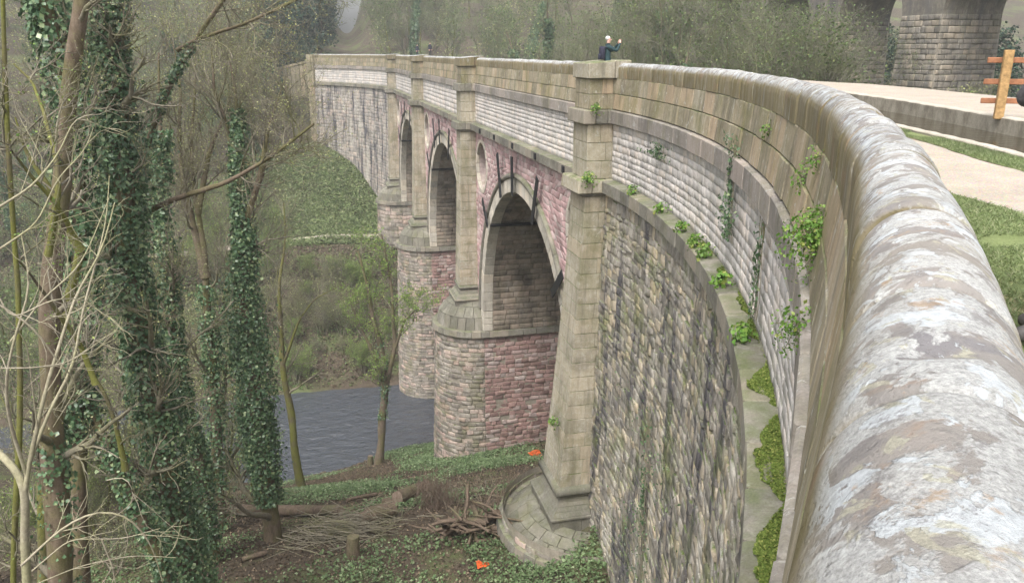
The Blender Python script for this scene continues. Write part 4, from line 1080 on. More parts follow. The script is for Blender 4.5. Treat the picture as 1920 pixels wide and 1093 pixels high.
# near bank, left
for k in range(8):
    x, y = rng.uniform(-34, -14), rng.uniform(30, 56)
    put([P_bare, P_bare2, P_ivy][rng.integers(3)], x, y, rng.uniform(.8, 1.15))
for k in range(34):
    x, y = rng.uniform(-26, -6), rng.uniform(28, 55); put([P_shrub, P_shrub, P_green][rng.integers(3)], x, y, rng.uniform(.35, .7))
def at_az(px, y):
    dx = (px - 960) / FPX; return (dx * math.cos(PSI) + math.sin(PSI)) / (-dx * math.sin(PSI) + math.cos(PSI)) * y
for px, y, pr, sc in ((60, 34, P_fresh, 1.1), (200, 36, P_young, 1.1), (330, 42, P_young, 1.1), (410, 48, P_fresh, .9), (20, 44, P_young, 1.3), (250, 54, P_fresh, 1.2),
                       (560, 84, P_fresh, 1.1), (620, 88, P_fresh, .9), (500, 90, P_fresh, 1.2), (440, 84, P_young, 1.4), (380, 88, P_fresh, 1.3), (590, 100, P_fresh, .8), (470, 100, P_fresh, 1.2), (310, 92, P_young, 1.5), (540, 78, P_young, .9), (650, 79, P_young, .6), (610, 80, P_young, .7)):
    put(pr, at_az(px, y), y, sc)
for px, y in ((1660, 80), (1700, 78), (1740, 84), (1800, 70), (1840, 74), (1880, 66), (1620, 88), (1780, 80)): put(P_ever, at_az(px, y), y, .9, -10)
for px, y, pr, sc in ((630, 128, P_shrub, .9), (655, 126, P_green, .8), (680, 127, P_shrub, .9), (700, 130, P_shrub, 1.0), (722, 132, P_bare2, .7), (645, 135, P_shrub, 1.0), (672, 138, P_shrub, 1.0), (735, 160, P_bare, 1.3), (750, 190, P_bare, 1.6), (728, 175, P_bare2, 1.3), (605, 200, P_bare, 1.6), (742, 145, P_bare2, 1.1), (715, 140, P_shrub, 1.1), (620, 150, P_ever, .9)): put(pr, at_az(px, y), y, sc)
# scrub and trees behind the canal
for k in range(80):
    px = rng.uniform(760, 1510); y = rng.uniform(34, 108); dx = (px - 960) / FPX
    x = (dx * math.cos(PSI) + math.sin(PSI)) / (-dx * math.sin(PSI) + math.cos(PSI)) * y
    if x < 25 or x > 35: continue
    zb = -8 - rng.uniform(0, 4)
    pr = [P_scrub, P_scrub2, P_scrub, P_scrub, P_bare2, P_ivy][rng.integers(6)]
    put(pr, x, y, rng.uniform(1.0, 1.4) if pr in (P_scrub, P_scrub2) else 1.15, zb)
for px, y, pr, sc in ((985, 118, P_ivy, 1.2), (930, 122, P_bare2, 1.2), (835, 125, P_scrub2, 1.0), (1010, 100, P_ivy, 1.3), (1480, 43, P_scrub2, .9), (1450, 48, P_scrub, 1.), (1560, 42, P_scrub, .7), (1690, 36, P_shrub, .8), (1790, 34, P_shrub, 1.0), (1850, 31, P_green, .8), (1830, 36, P_shrub, 1.1), (1350, 52, P_scrub2, 1.1), (1250, 60, P_scrub, 1.2), (1180, 66, P_scrub2, 1.2), (1090, 75, P_scrub, 1.3)):
    dx = (px - 960) / FPX; x = (dx * math.cos(PSI) + math.sin(PSI)) / (-dx * math.sin(PSI) + math.cos(PSI)) * y
    put(pr, x, y, sc, -6.5 if x > 20 else None)

# ------------------------------------------------------------------ foreground trees on the left, each traced as its own thing
def fgtree(name, label, base_px, stems, bark, n=(9, 6, 6), L=((1.2, 3.0), (.6, 1.5), (.25, .8)), leaf=None, ivy=None, seed=0, up=.06, twig='twig', extra=None, tmin=.15):
    """stems: list of [(px,py,v)...], r0, r1 ; ivy: (stem index, half-width px-free function, count, leaf size, t0, t1)"""
    g = np.random.default_rng(seed + 500); S = [resample([inv(a, b, v=c) for a, b, c in st], 22) for st, _, _ in stems]
    base = S[0][np.argmin(S[0][:, 2])].copy(); gz = float(ground(base[0], base[1]))
    if base[2] > gz - .3:                                     # carry the trunk on down into the ground
        k = int(np.argmin(S[0][:, 2])); end = base.copy(); end[2] = gz - .4; end[:2] += g.normal(size=2) * .1
        S[0] = resample(np.vstack([S[0], end[None]]) if k > 10 else np.vstack([end[None], S[0]]), 26)
        base = np.array([end[0], end[1], gz])
    T = thing(name, label, 'tree', tuple(base)); TR = []
    for (st, r0, r1), P in zip(stems, S):
        n_ = len(P); lo_first = P[0, 2] < P[-1, 2]
        r = np.linspace(r0, r1, n_) if lo_first else np.linspace(r1, r0, n_)
        P = P + np.c_[lump(P[:, 2], seed, 1, 1.1), lump(P[:, 2], seed, 4, 1.1), 0 * P[:, 2]] * r0 * .25
        if not lo_first: P = P[::-1]; r = r[::-1]
        TR.append((P, r))
    for k, (P, r) in enumerate(TR):
        r = r * (1 + .12 * lump(P[:, 2] * 2, k, seed, 1.5)); r[0] *= 1.25
        V, F = tubes([(P[None], r[None], 12)]); V = V + lump(V[:, 0], V[:, 1], V[:, 2] * .5, 7)[:, None] * .012; mk('trunk' if k == 0 else 'stem', V, F, M[bark], T, True)
    parts = []
    for P, r in TR:
        b1 = kids(P[None], r[None], n[0], L[0], (.5, 1.15), 8, .17, up, tmin, .42, g, rmin=.02); parts.append(b1)
    B1 = (np.concatenate([p[0] for p in parts]), np.concatenate([p[1] for p in parts]))
    b2 = kids(*B1, n[1], L[1], (.4, 1.1), 6, .2, up, .2, .55, g, rmin=.009); b3 = kids(*b2, n[2], L[2], (.35, 1.1), 5, .22, up, .15, .55, g, tip=.5, rmin=.0045)
    V, F = tubes([(*B1, 6), (*b2, 4), (*b3, 3)]); mk('crown', V, F, M[twig], T, True)
    if leaf:
        mat, cnt, sz = leaf; Q = np.concatenate([b3[0][:, 1:].reshape(-1, 3), b2[0][:, 3:].reshape(-1, 3)]); Q = Q[g.permutation(len(Q))[:cnt]] + g.normal(size=(min(cnt, len(Q)), 3)) * sz * .5
        mkleaves('leaves', Q, np.tile([0, 0, .5], (len(Q), 1)), sz, M[mat], T, g)
    for iv in ivy or []:
        k, wf, cnt, sz, t0, t1, mat = iv; P, r = TR[k]; p, nn = ivy_points(P, r, wf, cnt, g, .55, t0, t1)
        mkleaves('ivy' if mat == 'ivy' else 'bright_ivy', p, nn, sz, M[mat], T, g, asp=.95)
    return T
lin = lambda a, b: (lambda t: a + (b - a) * t)
fgtree('ivy_clad_tree', 'tall tree wrapped in thick dark ivy from ground to top, left of centre', None,
       [([(215, -90, 21), (213, 200, 21), (226, 350, 21), (250, 560, 21), (288, 780, 21), (333, 960, 21.3), (362, 1100, 21.5)], .34, .22), ([(186, -90, 21.6), (186, 150, 21.6), (188, 300, 21.5), (215, 420, 21.3), (240, 520, 21)], .15, .12)],
       'bark', (16, 8, 8), ((1.0, 3.2), (.6, 1.7), (.3, .9)), ('bud', 3000, .045), [(0, lin(.72, .36), 22000, .105, .0, 1., 'ivy'), (1, lin(.2, .28), 3000, .11, .0, 1., 'ivy')], 1)
fgtree('brown_bare_tree', 'brown barked leaning tree with mossy limbs at the far left', None,
       [([(158, -80, 15), (141, 130, 15), (113, 260, 15), (104, 420, 15), (100, 600, 15), (84, 760, 15), (95, 900, 15), (112, 1100, 15)], .34, .12)],
       'bark', (14, 7, 7), ((.8, 2.6), (.5, 1.4), (.25, .7)), ('bud', 1800, .035), [(0, lin(.42, .3), 1500, .10, .0, .26, 'ivybright'), (0, lin(.3, .25), 900, .09, .3, .55, 'ivy')], 2)
fgtree('ivy_topped_tree', 'dark ivy column leaning in at the upper left corner', None,
       [([(60, -60, 19), (95, 40, 19), (125, 120, 19), (140, 220, 19), (148, 420, 19), (150, 700, 19), (150, 1000, 19), (150, 1150, 19)], .22, .16)],
       'bark', (5, 4, 5), ((.8, 1.8), (.4, 1.), (.2, .5)), None, [(0, lin(.2, .5), 9000, .11, .45, 1., 'ivy')], 3)
fgtree('forked_ivy_tree', 'forked tree with an ivy sleeve on its upper trunk beside the river', None,
       [([(514, 1110, 29), (506, 960, 29), (492, 860, 29), (468, 730, 29), (460, 560, 29), (456, 420, 29), (445, 320, 29), (442, 240, 29), (430, 190, 29), (425, 110, 29)], .44, .03),
        ([(444, 300, 29), (420, 230, 29), (400, 180, 29), (395, 90, 29)], .12, .02), ([(458, 420, 29), (490, 330, 28.6), (500, 240, 28.5), (530, 150, 28.5)], .14, .02)],
       'bark', (16, 8, 8), ((1.2, 4.0), (.8, 2.0), (.35, 1.1)), ('bud', 4200, .05), [(0, lambda t: .2 + .55 * math.exp(-((t - .47) / .25) ** 2), 17000, .11, .2, .92, 'ivy')], 4, .1)
fgtree('twin_stem_tree', 'brown twin stem tree standing just left of the forked ivy tree', None,
       [([(420, 1080, 31), (405, 860, 31), (395, 640, 31), (380, 450, 31), (362, 330, 31), (358, 200, 31), (360, 90, 31)], .3, .02), ([(385, 520, 31), (352, 380, 31), (335, 260, 31), (335, 160, 31), (320, 80, 31)], .17, .02), ([(372, 400, 31), (395, 280, 31), (430, 190, 31), (440, 120, 31)], .12, .02)],
       'barkbrown', (14, 8, 8), ((1.2, 3.8), (.8, 2.0), (.35, 1.1)), ('bud', 5200, .05), [(0, lin(.55, .25), 3800, .11, .12, .6, 'ivy')], 5, .12)
fgtree('shaded_ivy_tree', 'dark ivy covered stem between the two largest ivy trees', None,
       [([(296, 100, 27), (300, 250, 27), (303, 400, 27), (318, 560, 27), (335, 720, 27), (372, 880, 27), (405, 1060, 27), (415, 1120, 27)], .3, .03)],
       'bark', (14, 8, 8), ((1.0, 3.2), (.6, 1.7), (.3, .9)), ('bud', 3000, .045), [(0, lin(.3, .34), 10000, .11, .12, .88, 'ivy')], 6)
fgtree('leaning_dark_tree', 'thin leaning trunk with ivy and a black foot in the lower left', None,
       [([(305, 1065, 19), (255, 950, 19), (215, 870, 19), (180, 790, 19), (150, 720, 19), (120, 600, 19.2)], .2, .1)],
       'bark', (5, 4, 5), ((.5, 1.4), (.4, .9), (.2, .5)), None, [(0, lin(.08, .36), 3000, .1, .25, .95, 'ivy')], 7)
fgtree('mossy_river_tree', 'slender moss covered tree on the river edge', None,
       [([(568, 955, 44), (556, 850, 44), (545, 770, 44), (528, 660, 44), (522, 560, 44), (535, 460, 44), (530, 380, 44)], .30, .02), ([(530, 690, 44), (560, 600, 43.5), (590, 560, 43), (630, 540, 43)], .1, .015)],
       'barkmoss', (12, 6, 6), ((1.2, 3.4), (.8, 1.8), (.3, 1.0)), ('bud', 900, .06), None, 8, .12, tmin=.35)
fgtree('leafing_river_tree', 'young tree in fresh green leaf in front of the river piers', None,
       [([(712, 880, 55), (716, 800, 55), (722, 730, 55), (712, 640, 55), (690, 540, 55), (672, 470, 55)], .36, .07), ([(720, 740, 55), (742, 640, 55), (735, 540, 55), (716, 440, 55)], .2, .05), ([(716, 700, 55), (680, 620, 55), (655, 560, 55)], .16, .05), ([(738, 660, 55), (760, 600, 54.5), (785, 575, 54)], .11, .05)],
       'barkbrown', (11, 6, 6), ((1.0, 3.0), (.6, 1.7), (.3, .9)), ('spring', 8500, .11), [(0, lin(.2, .3), 900, .12, .25, .6, 'ivy')], 9, .14, tmin=.3)
fgtree('thin_left_tree', 'thin dark trunk at the left edge with moss covered limbs', None,
       [([(2, -60, 12), (8, 40, 12), (14, 200, 12), (25, 420, 12), (40, 700, 12), (30, 1000, 12), (20, 1120, 12)], .075, .03), ([(10, 270, 12), (60, 330, 12.3), (105, 380, 12.6), (140, 440, 13)], .055, .012), ([(28, 480, 12), (90, 560, 12.5), (150, 640, 13), (180, 720, 13)], .055, .012), ([(28, 120, 14), (60, 150, 14), (90, 220, 13.6), (110, 310, 13.2), (112, 360, 13), (90, 480, 13)], .065, .015)],
       'barkmoss', (7, 5, 6), ((.6, 1.8), (.4, 1.), (.15, .5)), ('spring', 700, .045), None, 10, .04)
fgtree('moss_limbed_tree', 'small tree with bright moss on bent limbs behind the leftmost trunk', None,
       [([(150, 470, 16.5), (130, 560, 16.5), (100, 640, 16.6), (85, 760, 16.6), (80, 1000, 16.6), (80, 1120, 16.6)], .18, .1), ([(150, 470, 16.5), (120, 410, 16.3), (95, 350, 16), (60, 300, 16), (30, 220, 16)], .1, .015), ([(235, 880, 17), (215, 780, 17), (185, 720, 17), (130, 640, 17)], .08, .012)],
       'barkmoss', (8, 5, 6), ((.6, 1.8), (.4, 1.), (.2, .5)), None, None, 11)
# long limbs that cross the view
fgtree('overhanging_limb_tree', 'tree whose long ivy bound limb reaches across the upper left', None,
       [([(232, 560, 24), (262, 330, 24), (300, 195, 23.6), (340, 112, 23.2), (392, 28, 22.8), (440, -30, 22.5)], .16, .06), ([(332, 95, 23.2), (365, 75, 23), (450, 48, 22), (520, 18, 21.2), (590, -20, 20.5)], .06, .03), ([(225, 420, 23), (330, 372, 21.5), (430, 342, 20.6), (520, 288, 20), (590, 232, 19.5)], .10, .03)],
       'bark', (14, 8, 8), ((.6, 2.2), (.5, 1.3), (.2, .6)), ('bud', 3500, .04), [(0, lin(.2, .16), 2600, .1, .25, .9, 'ivy')], 12, .05)
# pale shrub close to the camera
def pale_shrub():
    g = np.random.default_rng(77); T = None
    br = [([(52, 1120, 6), (46, 1010, 6), (48, 930, 6), (40, 890, 6), (0, 850, 6.1), (-60, 800, 6.2)], .062, .045), ([(46, 930, 6), (52, 880, 6), (70, 800, 6), (85, 730, 6.1), (120, 620, 6.2), (145, 540, 6.4), (190, 480, 6.6), (215, 380, 6.8)], .035, .008),
          ([(50, 890, 6), (20, 800, 5.9), (8, 720, 5.8), (30, 620, 5.8), (60, 540, 5.9), (40, 440, 6)], .028, .008), ([(55, 870, 6), (95, 760, 6.2), (140, 690, 6.4), (150, 600, 6.5), (200, 420, 6.9), (205, 330, 7)], .026, .006),
          ([(-20, 400, 6), (60, 350, 6), (110, 290, 6.1), (140, 220, 6.2), (175, 215, 6.3)], .018, .006), ([(-20, 480, 6), (70, 420, 6), (110, 330, 6.1), (160, 285, 6.2), (175, 240, 6.3)], .016, .005), ([(20, 640, 5.8), (80, 560, 5.9), (140, 510, 6), (165, 470, 6.1), (205, 370, 6.3)], .014, .005),
          ([(-20, 560, 5.6), (60, 610, 5.7), (110, 680, 5.8), (150, 720, 5.9), (100, 800, 6)], .014, .006), ([(40, 1060, 5.6), (120, 985, 5.7), (180, 955, 5.8), (240, 965, 5.9), (285, 1020, 6), (305, 1090, 6.1)], .018, .008), ([(60, 1070, 5.6), (130, 1010, 5.7), (230, 1010, 5.8), (300, 990, 5.9)], .011, .004), ([(190, 1010, 5.8), (210, 1060, 5.8), (220, 1110, 5.8)], .012, .006),
          ([(-20, 690, 5.5), (60, 690, 5.6), (130, 680, 5.7), (215, 620, 5.9)], .010, .004), ([(0, 560, 5.5), (20, 600, 5.5), (100, 560, 5.6), (160, 560, 5.8), (215, 610, 5.9)], .010, .004), ([(70, 800, 6), (50, 640, 5.9), (0, 580, 5.8)], .012, .005), ([(30, 1110, 5.7), (150, 1060, 5.8), (250, 1040, 5.9), (330, 1045, 6)], .009, .004), ([(200, 900, 7), (240, 890, 7), (255, 940, 7), (170, 1000, 7), (150, 1060, 7)], .009, .004)]
    base = inv(52, 1120, v=6); gz = base[2] - 3.2
    T = tag(thing('pale_shrub', 'pale bare shrub with arching twigs close by in the lower left corner', 'shrub', (base[0], base[1], gz)), 'pale bare shrub with arching twigs close by in the lower left corner', 'shrub')
    B = [(resample([inv(a, b, v=c) for a, b, c in st], 18), np.linspace(r0, r1, 18) * .62) for st, r0, r1 in br]
    low = resample([base, base + np.array([.1, .1, -1.6]), np.array([base[0] + .15, base[1] + .2, gz])], 18); V, F = tubes([(low[None], np.full((1, 18), .042), 10)]); mk('trunk', V, F, M['twigpale'], T, True)
    for k, (P, r) in enumerate(B):
        V, F = tubes([(P[None], r[None], 8)]); mk('branch', V, F, M['twigpale'], T, True)
    P = np.stack([b[0] for b in B[1:]]); r = np.stack([b[1] for b in B[1:]])
    b2 = kids(P, r, 4, (.25, .8), (.4, 1.0), 7, .2, .05, .15, .5, g, rmin=.0035); b3 = kids(*b2, 2, (.12, .35), (.4, 1.0), 5, .22, .05, .2, .6, g, rmin=.0025, tip=.6)
    V, F = tubes([(*b2, 5), (*b3, 4)]); stuff(mk('twigs', V, F, M['twigpale'], T, True))
pale_shrub()

# ------------------------------------------------------------------ valley floor: logs, stumps, brush, herbs
def log(label, a, b, r, mat='log', name='log', n=14):
    a = np.array(a, float); b = np.array(b, float); P = resample([a, (a + b) / 2 + rng.normal(size=3) * .08, b], n); base = P[n // 2].copy(); base[2] -= r
    g = rng; T = thing(name, label, 'log', tuple(base)); rr = r * (1 + .08 * g.normal(size=n)); V, F = tubes([(P[None], rr[None], 12)])
    V = V + lump(V[:, 0], V[:, 1], V[:, 2], 6)[:, None] * r * .1; k = 12
    ends = [tuple(range(k)), tuple((n - 1) * k + j for j in range(k - 1, -1, -1))]
    mk('bark', V, [tuple(f) for f in F.tolist()], M[mat], T, True)
    for e, f in enumerate(ends):
        c = V[list(f)].mean(0); mk('cut_end', np.vstack([V[list(f)], c[None]]), [(j, (j + 1) % k, k) for j in range(k)], M['deadbrown'], T)
    return T
def gp(px, py, dz=0.):
    """ground point under a photo pixel"""
    lo, hi = 3., 140.
    for _ in range(50):
        m = (lo + hi) / 2; p = inv(px, py, v=m)
        if p[2] > ground(p[0], p[1]): lo = m
        else: hi = m
    p = inv(px, py, v=(lo + hi) / 2); p[2] += dz; return p
log('long fallen trunk lying across the bank behind the forked tree', gp(432, 966, .32), gp(640, 968, .32), .24)
log('short sawn log left of the twig heap', gp(678, 988, .38), gp(736, 968, .38), .34)
log('dark sawn log end near the brown brush clump', gp(745, 948, .38), gp(803, 925, .38), .33)
log('thin dead branch by the river bank', gp(560, 905, .22), gp(640, 878, .25), .12)
log('thin pole lying near the mossy tree', gp(650, 945, .2), gp(705, 933, .2), .09)
log('pale thin log at the foot of the forked tree', gp(455, 1052, .1), gp(500, 1040, .12), .1)
for lab, px, py, r, h in (('short stump beside the leafing river tree', 694, 872, .22, .8), ('mossy stump below the twig heap', 662, 1045, .24, .9), ('low stump near the sawn logs', 725, 950, .26, .35)):
    p = gp(px, py); T = thing('tree_stump', lab, 'stump', tuple(p)); P = resample([p + np.array([0, 0, -.3]), p + np.array([.02, 0, h * .5]), p + np.array([.05, .03, h])], 8)
    V, F = tubes([(P[None], (r * np.linspace(1.35, .9, 8))[None], 12)]); V = V + lump(V[:, 0], V[:, 1], V[:, 2], 5)[:, None] * .03; mk('bark', V, F, M['log'], T, True)
    c = V[-12:].mean(0); mk('cut_top', np.vstack([V[-12:], c[None]]), [(j, (j + 1) % 12, 12) for j in range(12)], M['log'], T)
def brush(label, px, py, w, h, n, L, r, mat, dirn=None, name='brush_heap', seed=0, spread=1.):
    g = np.random.default_rng(seed + 40); c = gp(px, py); T = thing(name, label, 'brush', tuple(c)); N = 6
    p = c + np.c_[g.normal(size=n) * w, g.normal(size=n) * w * .7, np.abs(g.normal(size=n)) * h]
    p[:, 2] = np.maximum(p[:, 2] - c[2] + ground(p[:, 0], p[:, 1]), ground(p[:, 0], p[:, 1]))
    d = g.normal(size=(n, 3)) * np.array([1, 1, .25]) * spread
    if dirn is not None: d = d * .35 + np.array(dirn)
    d /= np.linalg.norm(d, axis=1, keepdims=True); Ls = g.uniform(*L, n)[:, None]; pts = [p - d * Ls / 2]
    for _ in range(N - 1): d = d + g.normal(size=d.shape) * .12; d /= np.linalg.norm(d, axis=1, keepdims=True); pts.append(pts[-1] + d * Ls / (N - 1))
    P = np.stack(pts, 1); rad = g.uniform(.5, 1.2, (n, 1)) * r * np.linspace(1, .5, N)[None]
    big = np.argsort(-rad[:, 0])[:12]; sm = np.setdiff1d(np.arange(n), big)
    for k in big: V, F = tubes([(P[k][None], rad[k][None] * 1.2, 6)]); mk('stick', V, F, M[mat], T, True)
    V, F = tubes([(P[sm], rad[sm], 4)]); stuff(mk('twigs', V, F, M[mat], T, True)); return T
brush('large heap of pale cut twigs beside the sawn log', 650, 1005, 1.0, .4, 300, (1.2, 2.8), .02, 'twig', (.75, -.55, .15), seed=1)
brush('pile of dark brown rotten branches near the domed base', 880, 1000, .85, .55, 60, (1.0, 2.4), .095, 'log', None, 'branch_pile', 2)
brush('round brown brush clump by the dark sawn log', 818, 950, .45, .75, 420, (.6, 1.2), .012, 'deadbrown', (0, 0, 1.), 'brush_clump', 3)
brush('tangle of dead brown stems in front of the pier flank', 935, 915, 1.7, .25, 330, (.4, 1.1), .011, 'deadbrown', (0, .2, .9), 'dead_stems', 4)
brush('dead brown stems against the domed pilaster base', 962, 948, .8, .35, 200, (.4, 1.1), .011, 'deadbrown', (0, .1, .9), 'dead_stems', 8)
brush('scatter of fallen twigs on the shaded ground at left', 480, 940, 2.6, .1, 110, (.8, 2.0), .016, 'twig', None, 'brush_heap', 5)
brush('scatter of dead sticks behind the domed base', 870, 930, 1.6, .12, 120, (.6, 1.6), .02, 'twig', None, 'brush_heap', 6)
brush('fallen twigs along the river edge', 620, 905, 2.2, .15, 260, (.6, 1.6), .016, 'log', None, 'brush_heap', 7)
def netting(label, px, py, w, z=None):
    g = np.random.default_rng(int(px)); c = gp(px, py, .02); T = []
    n = 9; X, Y = np.meshgrid(np.linspace(-.5, .5, n), np.linspace(-.5, .5, n)); Z = .16 + .14 * lump(X, Y, px * .1, 6.) + .1
    q = c + np.stack([X * w, Y * w * .8, Z * w], -1); V = q.reshape(-1, 3)
    bars = [(q[i][None], np.full((1, n), .015), 4) for i in range(n)] + [(q[:, i][None], np.full((1, n), .015), 4) for i in range(n)]
    V, F = tubes(bars); return tag(mk('plastic_netting', V, F, M['orange'], None, True), label, 'netting')
netting('crumpled orange plastic netting behind the pilaster base', 1003, 856, .75); netting('scrap of orange netting beside the rotten branches', 905, 1063, .42)
p = gp(1127, 995, .05); tag(mk('litter_scrap', [p + np.array(q) for q in ((-.1, 0, 0), (.09, -.04, .03), (.12, .08, .05), (-.05, .1, .02), (0, .05, .09))], [(0, 1, 4), (1, 2, 4), (2, 3, 4), (3, 0, 4), (0, 3, 2, 1)], M['white']), 'small white scrap of litter on the bank by the wing wall', 'litter')

def scatter(name, n, xr, yr, size, mat, dens, hz=.08, g=None, zoff=.02, nrm=(0, 0, 1.)):
    g = g or rng; x = g.uniform(*xr, n); y = g.uniform(*yr, n); k = (dens(x, y) > g.random(n)) & ((np.hypot(x - 9.9, y - 26.78) > 3.95) | ((y < 24.7) & (x > 7.6))); x, y = x[k], y[k]
    z = ground(x, y) + zoff + g.random(len(x)) * hz; return stuff(mkleaves(name, np.c_[x, y, z], np.tile(nrm, (len(x), 1)), size, M[mat], None, g))
cl = lambda x, y, s, o: smooth01(-.1, .5, lump(x, y, o, s))
dry = lambda x, y: (ground(x, y) > WATER + .15)
scatter('fallen_leaves', 90000, (-14, 16), (21, 62), .10, 'litter', lambda x, y: dry(x, y) * .9, .04)
scatter('ground_herbs', 170000, (-10, 15), (21, 64), .11, 'herb', lambda x, y: dry(x, y) * cl(x, y, .55, 3) * (.3 + .7 * smooth01(-6, 2, x)), .22)
scatter('bank_nettles', 30000, (-8, 12), (22, 44), .12, 'herb', lambda x, y: .9 * smooth01(.05, .5, lump(x, y, 12, .8)) * (.35 + .65 * smooth01(-3, 4, x)), .3)
scatter('bank_grass', 26000, (4, 13), (44, 58), .13, 'herb', lambda x, y: dry(x, y) * (.25 + .75 * cl(x, y, .9, 6)) * smooth01(3, 7, x), .25)
scatter('mound_herbs', 8000, (4.5, 10.5), (21, 26.5), .11, 'herb', lambda x, y: .5 + .5 * cl(x, y, 1.2, 1), .3)
scatter('far_slope_grass', 170000, (-14, 9), (97, 124), .24, 'grassblade', lambda x, y: smooth01(-13, -6, x) * (.45 + .55 * cl(x, y, .5, 2)), .25)
fa, fb_ = gp(470, 458), gp(752, 440); fp = resample([fa + np.array([-14, -1.5, 0]), fa, (fa + fb_) / 2 + np.array([0, .6, 0]), fb_, fb_ + np.array([9, .3, 0])], 60)
Vp = []
for q in fp:
    for w_ in np.linspace(-.9, .9, 5): Vp.append((q[0], q[1] + w_, float(ground(q[0], q[1])) + .12 + (.04 if abs(w_) < .8 else -.3)))
structure(mk('footpath', Vp, [(i * 5 + j, (i + 1) * 5 + j, (i + 1) * 5 + j + 1, i * 5 + j + 1) for i in range(59) for j in range(4)], M['gravel'], smooth=True))
scatter('far_bank_litter', 70000, (-40, 9), (76, 118), .2, 'litter', lambda x, y: dry(x, y) * .8, .1)
scatter('far_bank_herbs', 90000, (-40, 9), (76, 118), .2, 'wood_green', lambda x, y: dry(x, y) * (.25 + .75 * cl(x, y, .4, 8)), .3)

# ------------------------------------------------------------------ plants on the masonry
def tuft(label, s, o, z, n, sz, spread, mat='wallplant', hang=.0, name='wall_plant', group=None):
    g = np.random.default_rng(int(abs(s) * 100 + n)); c = path(s, o, z); T = tag(thing(name, label, 'plant', tuple(c), group), label, 'plant')
    d = g.normal(size=(n, 3)) * np.array([.5, .5, .6]) + np.array([-.35, .1, .5 - hang]); d /= np.linalg.norm(d, axis=1, keepdims=True)
    q = c + d * (g.random((n, 1)) ** .6) * spread; q[:, 2] -= hang * spread * g.random(n); mkleaves('leaves', q, d, sz, M[mat], T, g)
    k = min(14, n); V, F = tubes([(np.stack([np.tile(c, (k, 1)), c + (q[:k] - c) * .6, q[:k]], 1), np.full((k, 3), .003), 3)]); mk('stems', V, F, M['twig'], T); return T
ls = ['nearest the pilaster', 'second from the pilaster', 'third from the pilaster', 'fourth from the pilaster', 'fifth from the pilaster', 'sixth from the pilaster', 'seventh from the pilaster']
for k, s in enumerate((-3.2, -6.2, -8.6, -10.2, -11.2, -13.4, -16.4)):
    tuft('green tuft on the lower string course, ' + ls[k], s, .1, S2T + .02, 90 + 10 * k, .085, .26)
tuft('grass tuft on the upper collar of the nearest pilaster', -.55, .55, S1T + .0, 160, .07, .26)
tuft('wide grass tuft on the lower collar of the nearest pilaster', -.55, .75, S2T + .0, 220, .08, .35)
tuft('large leafy plant with reddish stems growing from the parapet joint', -21.6, -.12, -1.55, 1100, .034, .36)
tuft('trailing green fern below the large parapet plant', -22.6, .02, S1T + .0, 300, .03, .2, hang=.5)
tuft('small fern in the parapet joint above the ledge', -19.2, -.17, -1.25, 160, .036, .2, hang=.6)
tuft('little fern under the coping on the wing parapet', -20.2, -.17, -.95, 140, .032, .16, hang=.6)
tuft('tiny fern low on the parapet, beyond the ivy', -15.2, -.17, -1.15, 60, .055, .16, hang=.5)
tuft('small plant on the pilaster corner at the wing wall', .0, .12, -7.5, 70, .08, .2, hang=.5)
tuft('green sprig on the front of the nearest pilaster shaft', .2, 1.62, -13.4, 120, .09, .28, hang=.3)
tuft('small plant on the upper ledge at the far side of the pilaster', 1.6, .0, -2.0, 50, .07, .16)
def ivy_patch(label, s0, s1, z0, z1, n, sz, off):
    g = np.random.default_rng(n); c = path((s0 + s1) / 2, off, z0); T = tag(thing('wall_ivy', label, 'ivy', tuple(c)), label, 'ivy')
    s = g.normal(size=n) * .22; t = g.random(n) ** .8; S = (s0 + s1) / 2 + s * (s1 - s0) * (.5 + .5 * np.sin(t * 9 + 1)); z = z1 + (z0 - z1) * t
    q = path(S, off + g.random(n) * .1, z); nn = path(S, off + 1, z) - path(S, off, z); mkleaves('leaves', q, nn, sz, M['ivy'], T, g)
    k = 6; A = np.linspace(0, 1, 8); V, F = tubes([(np.stack([path((s0 + s1) / 2 + g.normal() * .15 + .1 * np.sin(A * 6 + j), off, z0 + (z1 - z0) * A) for j in range(k)]), np.full((k, 8), .008), 4)]); mk('stems', V, F, M['twig'], T)
ivy_patch('ivy hanging down the pale wall below the upper string course', -13.6, -11.6, -3.5, -1.5, 420, .075, -.05)
ivy_patch('thin ivy line under the upper string course near the pilaster', -6.6, -3.6, -2.9, -2.45, 200, .08, -.02)
ivy_patch('moss and ivy patch low on the battered wing wall', -12, -2.5, -16.5, -9.5, 900, .075, .42)
ivy_patch('dark ivy strand beside the ledge on the wing wall', -16.6, -16.0, -3.9, -2.4, 150, .07, -.03)
# moss cushion along the lower ledge
g = np.random.default_rng(5); n = 130000; s = -g.uniform(9, 29, n); o = g.uniform(-.12, .2, n)
edge = -.07 + .16 * smooth01(14, 21, -s) + .12 * lump(s * 2.2, 1, 0, 1.6) + .05 * lump(s * 9, 4, 0, 1.6)
keep = (o < edge) & (lump(s, 3, 0, 2.1) + .3 * lump(s, o * 20, 5, 3.) > -.35 - .45 * smooth01(16, 21, -s) + g.normal(size=n) * .15); s, o = s[keep], o[keep]
q = path(s, o, S2T - .03 + g.random(len(s)) * .03 * (1 + lump(s, o * 8, 2, 3.))); stuff(mkleaves('ledge_moss', q, np.tile([-.2, 0, 1.], (len(q), 1)), .026, M['moss'], None, g))
